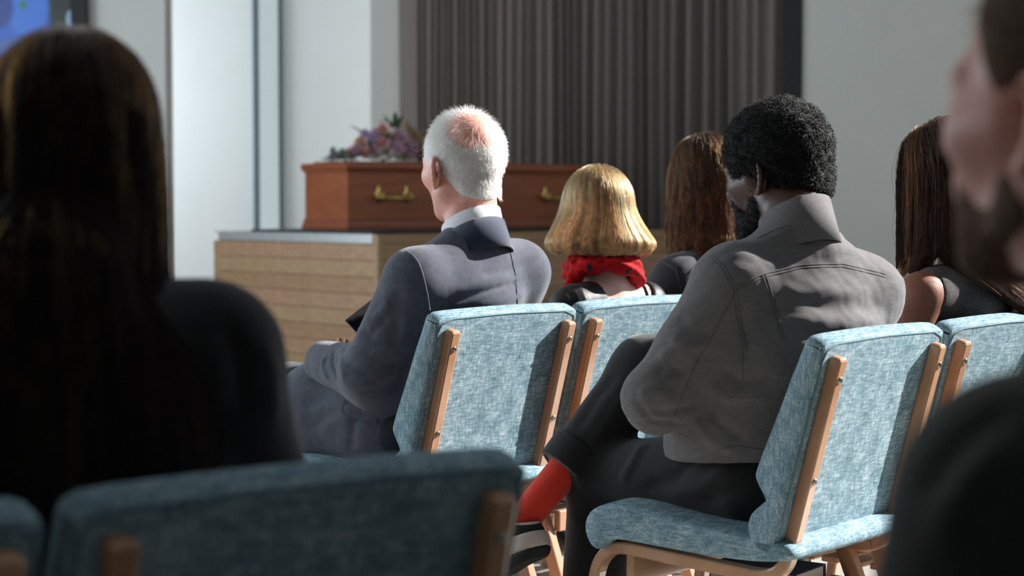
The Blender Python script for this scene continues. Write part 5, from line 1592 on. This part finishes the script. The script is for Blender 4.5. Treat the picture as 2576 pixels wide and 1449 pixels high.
# ============================================================ blonde woman with a red scarf
def woman_blonde():
    J = lap('A2', {'ax': facing(40, 2)}, 0.0)
    J['pel'] = clocal('A2', -0.02, 0.31, 0.52)
    J['shL'], J['shR'] = W(1436, 772, 4.64), W(1626, 762, 4.88)
    J['neck'] = W(1520, 690, 4.76)
    J['elL'], J['wrL'] = clocal('A2', -0.185, 0.32, 0.62), clocal('A2', -0.10, 0.52, 0.62)
    J['elR'], J['wrR'] = clocal('A2', 0.185, 0.34, 0.62), clocal('A2', 0.06, 0.54, 0.62)
    h = Head(W(1500, 540, 4.80), 14, 2, 2, 0.97)
    b, O = body(J, h, SK_FAIR, 'person in a patterned red scarf and a black dress open at the back', male=False, ears=False, neck=0.048, thick=0.9, skinny=0.004)
    blk = cloth('black_satin', rgb(24, 24, 26), 0.15, 500, 0.5, 0.1, 0.1)
    f = jacket(J, -0.004, dep=0.100, wid=1.42, upper=0.052, arm=(0.056, 0.050, 0.047, 0.04), k=0.04, trap=0.046)
    R, F, U = J['ax']
    sm = (J['shL'] + J['shR']) / 2
    # deep V at the back
    apex = sm - U * 0.20 - F * 0.10 + R * 0.035
    for q, sgn in ((sm - F * 0.05 - R * 0.062 + U * 0.05, -1), (sm - F * 0.05 + R * 0.13 + U * 0.05, 1)): pass
    X, Y, Z = f.grid((slice(None),) * 3)
    lx = (X - apex.x) * R.x + (Y - apex.y) * R.y + (Z - apex.z) * R.z
    lz = (X - apex.x) * U.x + (Y - apex.y) * U.y + (Z - apex.z) * U.z
    ly = (X - sm.x) * F.x + (Y - sm.y) * F.y + (Z - sm.z) * F.z
    wedge = np.maximum(np.maximum(-lx - lz * 0.42, lx - lz * 0.44), ly - 0.02)
    strap = np.abs(lx - 0.062 + (lz - 0.12) * -0.16) - 0.0045
    wedge = np.maximum(wedge, -strap)
    f.d = np.maximum(f.d, -wedge.astype(np.float32))
    f.cut(J['neck'] - U * 0.015, U, 0.01)
    S = Surf(*f.mesh())
    S.fold([([(1420, 720), (1440, 745), (1450, 775)], 0.008, -0.004), ([(1445, 700), (1465, 735), (1480, 770)], 0.008, 0.004)])
    piece('dress', S.V, S.F, blk, b, O)
    # skirt to the knee
    f = Field(*bounds(J, ['pel', 'knL', 'knR'], 0.16), 0.008)
    f.ell(J['pel'], J['ax'], (0.17, 0.125, 0.11), 0.05)
    for s_ in 'LR': f.cone(J['hip' + s_], J['kn' + s_], 0.094, 0.076, 0.08)
    f.cone(J['knL'], J['knR'], 0.07, 0.07, 0.05)
    piece('skirt', *f.mesh(), blk, b, O)
    simple_shoes(J, b, O)
    # scarf: thick twisted loops
    red, nt, bs = new_mat('red_patterned_scarf')
    v = coords(nt)
    fa = nt.nodes.new('ShaderNodeTexVoronoi'); fa.inputs['Scale'].default_value = 26; nt.links.new(v, fa.inputs['Vector'])
    fb = noise(nt, v, 30, 3, 0.6, 1.5)
    s = math_node(nt, 'ADD', math_node(nt, 'MULTIPLY', fa.outputs['Distance'], 0.5), math_node(nt, 'MULTIPLY', fb, 0.6))
    nt.links.new(ramp(nt, s, [(0.34, rgb(44, 40, 48)), (0.39, rgb(130, 14, 20)), (0.5, rgb(186, 18, 26)), (0.75, rgb(164, 14, 22))]), bs.inputs['Base Color'])
    bs.inputs['Roughness'].default_value = 0.85; bs.inputs['Specular IOR Level'].default_value = 0.2
    f = Field(np.array(J['neck']) - 0.2, np.array(J['neck']) + 0.2, 0.0045)
    c0 = J['neck'] + U * 0.012
    for li, (rx, ry, z, r, ph, tl) in enumerate(((0.078, 0.070, 0.026, 0.019, 0.0, 0.010), (0.092, 0.078, 0.012, 0.019, 1.0, 0.016), (0.102, 0.084, 0.000, 0.015, 2.0, 0.022), (0.088, 0.084, 0.004, 0.016, 3.0, 0.016))):
        pts = []
        for i in range(41):
            a = 2 * math.pi * i / 40
            pts.append(c0 + R * math.sin(a) * rx - F * math.cos(a) * ry + U * (z + 0.008 * math.sin(2 * a + ph) - tl * math.sin(a) * 0.9 - 0.012 * (1 - math.cos(a))))
        for i in range(40):
            rr_ = r * (1 + 0.25 * math.sin(5 * 2 * math.pi * i / 40 + ph))
            f.cone(pts[i], pts[i + 1], rr_, rr_, 0.006)
    f.cone(c0 + R * -0.10 + U * -0.01, J['shL'] - F * -0.02 + U * 0.02 - R * 0.02, 0.018, 0.012, 0.01)
    V, Fq = f.mesh(); N = normals(V, Fq)
    lo = (V - np.array(c0)) @ np.array(M_ax := [list(R), list(F), list(U)]).T
    an = np.arctan2(lo[:, 0], -lo[:, 1])
    V = V + N * (0.0022 * np.sin(an * 9 + lo[:, 2] * 240) + 0.0016 * vnoise(V * 30, 4))[:, None]
    piece('scarf', V, Fq, red, b, O)
    # bob
    ax = (h.R, h.F, h.U)
    cols = [ell_col(h.p(0, -0.02, -0.055), ax, (0.105, 0.088, 0.060)), ell_col(J['neck'], J['ax'], (0.09, 0.08, 0.05))]
    zc = W(1500, 636, 4.78).z
    base = plain('blonde_hair_base', rgb(178, 138, 98), 0.95, spec=0.05, noise_amt=0.3, nscale=90)
    def wind(P, i):
        L = h.loc(P); v = np.zeros_like(L)
        out = (L[:, 2] < 0.03) & (L[:, 2] > -0.06); inn = L[:, 2] < -0.075
        v[:, 0] = np.where(out, np.clip(L[:, 0] / 0.08, -1, 1) * 0.11, 0) - np.where(inn, L[:, 0] * 2.2, 0); v[:, 1] = -np.where(out, 0.06, 0) - np.where(inn, L[:, 1] * 1.5, 0)
        return v @ h.M()
    long_hair(h, b, O, base, hair_mat('blonde_hair', 0.20, 0.15, 0.3, 0.5), 15000, 44, 0.007, 0.16, cols, lambda e: zc + 0.018 * np.abs((e[:, 0] - h.c.x) / 0.1), 260, 0.55, 20, (0.0012, 45), 0.00030, (0.004, 0.022), 0.0055, wind, 20, 0.007, part=0.012, lift=0.1)
woman_blonde()

# ============================================================ brown-haired woman in a navy jacket
def woman_brown():
    J = lap('A3', {'ax': facing(42, 2)})
    J['pel'] = clocal('A3', 0, 0.31, 0.53)
    J['shL'], J['shR'] = W(1700, 706, 5.06), W(1880, 682, 5.32)
    J['neck'] = W(1792, 606, 5.18)
    J['elL'], J['wrL'] = clocal('A3', -0.20, 0.36, 0.64), clocal('A3', -0.10, 0.54, 0.64)
    J['elR'], J['wrR'] = clocal('A3', 0.25, 0.36, 0.64), clocal('A3', 0.08, 0.55, 0.64)
    h = Head(W(1768, 448, 5.22), 22, 0, 0, 1.0)
    b, O = body(J, h, SK_FAIR, 'person in a plain navy jacket with a turned-down collar', male=False, ears=False, neck=0.050, thick=0.9)
    nav = cloth('navy_jacket', rgb(38, 40, 50), 0.15, 700, 0.8, 0.2, 0.2)
    f = jacket(J, 0.010, dep=0.102, upper=0.054, arm=(0.06, 0.052, 0.05, 0.042))
    S = Surf(*f.mesh()); S.fold([([(1690, 690), (1740, 650), (1790, 620)], 0.012, 0.004), ([(1720, 720), (1770, 680), (1820, 640)], 0.008, -0.005), ([(1740, 740), (1790, 700), (1820, 660)], 0.01, 0.004)])
    j = piece('jacket', S.V, S.F, nav, b, O)
    for pts in ([(1668, 660), (1700, 680), (1716, 740)], [(1730, 690), (1770, 640), (1800, 615)]):
        t = S.seam(pts, 0.0022, 0.0006)
        if t: piece('seam', *t, nav, j, O)
    piece('collar', *band(lerp(J['neck'], h.p(0, -0.02, -0.07), 0.1), facing(42, 12), 0.066, 0.07, -0.03, 0.030, 0.006, -2.5, 2.5, 0.02, 0.04), nav, b, O)
    piece('trousers', *trousers(J, b, O, nav), nav, b, O); simple_shoes(J, b, O)
    cols = [ell_col(J['neck'] - UP * 0.02, J['ax'], (0.10, 0.088, 0.075)), ell_col((J['shL'] + J['shR']) / 2, J['ax'], (0.20, 0.09, 0.06)), ell_col(h.p(0, -0.01, -0.08), (h.R, h.F, h.U), (0.090, 0.085, 0.07))]
    zc = W(1750, 612, 5.2).z
    long_hair(h, b, O, plain('brown_hair_base', rgb(70, 46, 34), 0.95, spec=0.05, noise_amt=0.3, nscale=90), hair_mat('brown_hair', 0.70, 0.2, 0.28, 0.4), 15000, 50, 0.0075, 0.17, cols,
              lambda e: zc - 0.02 * np.clip((h.c.x - e[:, 0]) / 0.1, -1, 1), 130, 0.72, 40, (0.009, 50), 0.00031, (0.003, 0.018), 0.0055, None, 26, 0.022, part=-0.008)
woman_brown()

# ============================================================ woman in a sleeveless tweed top
def woman_tweed():
    J = lap('C', {'ax': facing(40, 2)})
    J['pel'] = clocal('C', 0, 0.31, 0.53)
    J['shL'], J['shR'] = W(2316, 742, 3.96), W(2545, 728, 4.2)
    J['neck'] = W(2420, 640, 4.08)
    J['elL'], J['wrL'] = W(2262, 960, 3.96), clocal('C', -0.06, 0.52, 0.62)
    J['elR'], J['wrR'] = clocal('C', 0.25, 0.36, 0.62), clocal('C', 0.08, 0.55, 0.62)
    h = Head(W(2372, 440, 4.10), 40, 8, -4, 0.98)
    b, O = body(J, h, SK_TAN, 'person with bare arms in a sleeveless grey tweed top', male=False, ears=False, neck=0.048, thick=0.9, grow_arm=0.004)
    tw = weave('grey_tweed', rgb(52, 50, 50), rgb(84, 80, 80), rgb(118, 112, 112), 420, 160)
    f = jacket(J, -0.002, dep=0.102, upper=0.052, sleeves=False, trap=0.046, k=0.04)
    R, F, U = J['ax']
    for s_, sg in (('shL', -1), ('shR', 1)):
        f.cut(J[s_] - R * sg * 0.012 * -1 * -1, R * sg + U * 0.12, 0.01)
    f.cut(J['neck'] - U * 0.02, U, 0.01)
    V, Fq = f.mesh()
    piece('top', V, Fq, tw, b, O)
    piece('trousers', *trousers(J, b, O, None), cloth('black_skirt_wool', rgb(30, 30, 32), 0.15), b, O); simple_shoes(J, b, O)
    sm = (J['shL'] + J['shR']) / 2
    cols = [ell_col(lerp(sm, J['pel'], 0.15), J['ax'], (0.19, 0.105, 0.15)), ell_col(sm, J['ax'], (0.19, 0.075, 0.06)), ell_col(J['neck'], J['ax'], (0.065, 0.065, 0.08))]
    def wind(P, i):
        v = np.zeros_like(P); low = np.clip((1.02 - P[:, 2]) / 0.10, 0, 1); rt = P[:, 0] > h.c.x - 0.035
        v[:, 0] = np.where(rt, 0.26, -0.05) * low; v[:, 1] = np.where(rt, 0.12, 0.0) * low
        return v
    zl, zr = W(2260, 660, 4.0).z, W(2500, 800, 4.1).z
    long_hair(h, b, O, plain('dark_brown_hair_base', rgb(44, 31, 27), 0.95, spec=0.05, noise_amt=0.3, nscale=90), hair_mat('dark_brown_hair', 0.74, 0.75, 0.26, 0.35), 15000, 62, 0.0078, 0.18, cols,
              lambda e: np.where(e[:, 0] > h.c.x - 0.02, zr, zl), 150, 0.6, 60, (0.003, 40), 0.00030, (0.004, 0.018), 0.0055, wind, 28, 0.03, part=0.0)
woman_tweed()

# ============================================================ woman in a black blazer with long hair
def woman_blazer():
    J = lap('F', {'ax': facing(34, 2)})
    J['pel'] = clocal('F', -0.09, 0.31, 0.53)
    J['shR'] = W(532, 892, 1.90); J['shL'] = J['shR'] - J['ax'][0] * 0.36
    J['neck'] = (J['shL'] + J['shR']) / 2 + UP * 0.075 - J['ax'][1] * 0.02
    J['elL'], J['wrL'] = J['shL'] + Vector((-0.03, 0.06, -0.27)), clocal('F', -0.14, 0.52, 0.64)
    J['elR'], J['wrR'] = W(618, 1240, 1.93), clocal('F', 0.0, 0.54, 0.64)
    for k in ('hipL', 'hipR', 'knL', 'knR', 'anL', 'anR', 'toeL', 'toeR'): J[k] = J[k] - Vector((rvec(36)[0], rvec(36)[1], 0)) * 0.09
    h = Head(W(168, 372, 1.88), 30, 0, 0, 0.97)
    b, O = body(J, h, SK_FAIR, 'person in a black blazer sitting beside an empty teal chair', male=False, ears=False, neck=0.05, thick=0.9)
    blk = cloth('black_blazer_wool', rgb(25, 25, 27), 0.15, 700, 0.9, 0.2, 0.2)
    f = jacket(J, 0.012, dep=0.102, upper=0.056, arm=(0.062, 0.054, 0.052, 0.044), res=0.007)
    S = Surf(*f.mesh()); S.fold([([(560, 800), (600, 900), (620, 1050)], 0.014, -0.006), ([(660, 850), (690, 950), (690, 1080)], 0.012, 0.004)])
    piece('blazer', S.V, S.F, blk, b, O)
    piece('collar', *band(J['neck'] - UP * 0.02, facing(34, 10), 0.056, 0.050, -0.03, 0.012, 0.004, -2.4, 2.4, 0.01, 0.04), blk, b, O)
    piece('trousers', *trousers(J, b, O, blk), blk, b, O); simple_shoes(J, b, O)
    sm = (J['shL'] + J['shR']) / 2
    cols = [ell_col(lerp(sm, J['pel'], 0.30), J['ax'], (0.16, 0.128, 0.24)), ell_col(sm + UP * 0.005, J['ax'], (0.17, 0.088, 0.06)), ell_col(J['neck'], J['ax'], (0.065, 0.072, 0.09))]
    zc = W(250, 1320, 1.7).z
    long_hair(h, b, O, plain('very_dark_hair_base', rgb(30, 23, 20), 0.95, spec=0.05, noise_amt=0.3, nscale=90), hair_mat('very_dark_hair', 0.80, 0.6, 0.26, 0.45), 9000, 70, 0.0088, 0.20, cols,
              lambda e: zc + 0 * e[:, 0], 110, 0.6, 80, (0.003, 26), 0.00034, (0.003, 0.014), 0.0055, None, 24, 0.03, part=0.0)
woman_blazer()

# ============================================================ bearded man in dark green
def man_green():
    J = lap('M', {'ax': facing(44, 4)})
    J['pel'] = clocal('M', 0, 0.31, 0.53)
    J['shL'] = W(2570, 1265, 1.14); J['shR'] = J['shL'] + J['ax'][0] * 0.38
    J['neck'] = (J['shL'] + J['shR']) / 2 + UP * 0.10
    J['elL'], J['wrL'] = W(2330, 1960, 1.12), clocal('M', -0.10, 0.52, 0.64)
    J['elR'], J['wrR'] = clocal('M', 0.28, 0.36, 0.66), clocal('M', 0.08, 0.55, 0.64)
    h = Head(W(2738, 258, 1.34), 41, 0, 0, 1.03)
    b, O = body(J, h, SK_MID, 'person in a dark green long-sleeved top', neck=0.058, ear_size=1.05)
    gr = cloth('dark_green_cotton', rgb(36, 44, 38), 0.12, 600, 0.85, 0.2, 0.2)
    f = jacket(J, 0.010, dep=0.112, upper=0.062, arm=(0.066, 0.056, 0.054, 0.044), res=0.008, rise=0.72)
    S = Surf(*f.mesh()); S.fold([([(2300, 1260), (2420, 1120), (2560, 1000)], 0.012, -0.005), ([(2340, 1380), (2450, 1200), (2560, 1100)], 0.014, 0.006)])
    piece('sweater', S.V, S.F, gr, b, O)
    piece('collar', *band(lerp(J['neck'], h.p(0, -0.02, -0.07), 0.1), facing(44, 10), 0.072, 0.076, -0.03, 0.02, 0.006, -3.1, 3.1, 0.012, 0.03), gr, b, O)
    piece('trousers', *trousers(J, b, O, gr), cloth('charcoal_cotton', rgb(40, 40, 42), 0.15), b, O); simple_shoes(J, b, O)
    f = Field(np.array(h.c) - 0.17, np.array(h.c) + 0.17, 0.005)
    cc = h.wor(CR_C[None])[0]
    f.ell(cc, h.M(), (CR_R + np.array((0.006, 0.006, 0.012))) * h.s, 0.0)
    f.cut(h.p(0, 0.045, 0.03), h.F - h.U * 0.45, 0.01); f.cut(h.p(0, -0.05, -0.062), -h.U + h.F * 0.4, 0.008)
    for sx in (-1, 1): f.ell(h.p(sx * 0.085, 0.004, -0.028), h.M(), (0.03, 0.028, 0.042), 0.006, 's')
    base_b = plain('greying_beard', rgb(118, 96, 84), 0.9, spec=0.1, noise_amt=0.3, nscale=150, bump_s=0.5)
    base = plain('short_brown_hair_base', rgb(84, 66, 56), 0.9, noise_amt=0.3, nscale=120, bump_s=0.4)
    hp = piece('hair', *f.mesh(), base, b, O)
    def keep(d): return (d[:, 1] < 0.5 + 0.45 * d[:, 2]) & (d[:, 2] > -0.62)
    d = scalp_roots(5000, 9, keep)
    P = grow(h, d, lambda dd, r: dd * 0.5 + np.array((0, -0.4, -0.3)), 5, 0.004, 0.05, [], 3, jitter=0.25, layer=(0.004, 0.014))
    curves_obj('hair_strands', P, 0.0003, hair_mat('short_brown_hair', 0.62, 0.6, 0.35, 0.3), hp, O, 0.6)
    f = Field(np.array(h.c) - 0.17, np.array(h.c) + 0.14, 0.005)
    for sx in (-1, 1):
        f.cone(h.p(sx * 0.062, 0.022, -0.030), h.p(sx * 0.056, 0.012, -0.070), 0.010, 0.020, 0.02)
        f.cone(h.p(sx * 0.056, 0.012, -0.070), h.p(sx * 0.022, 0.066, -0.108), 0.021, 0.024, 0.02)
        f.cone(h.p(sx * 0.03, 0.082, -0.046), h.p(sx * 0.036, 0.068, -0.085), 0.009, 0.016, 0.02)
    f.ell(h.p(0, 0.068, -0.112), h.M(), (0.032, 0.026, 0.024), 0.02)
    f.ell(h.p(0, 0.100, -0.065), h.M(), (0.022, 0.016, 0.012), 0.008, 's')
    V, Fq = f.mesh(); N = normals(V, Fq); V = V + N * (0.0014 * vnoise(V * 45, 2))[:, None]
    piece('beard', V, Fq, base_b, b, O)
man_green()
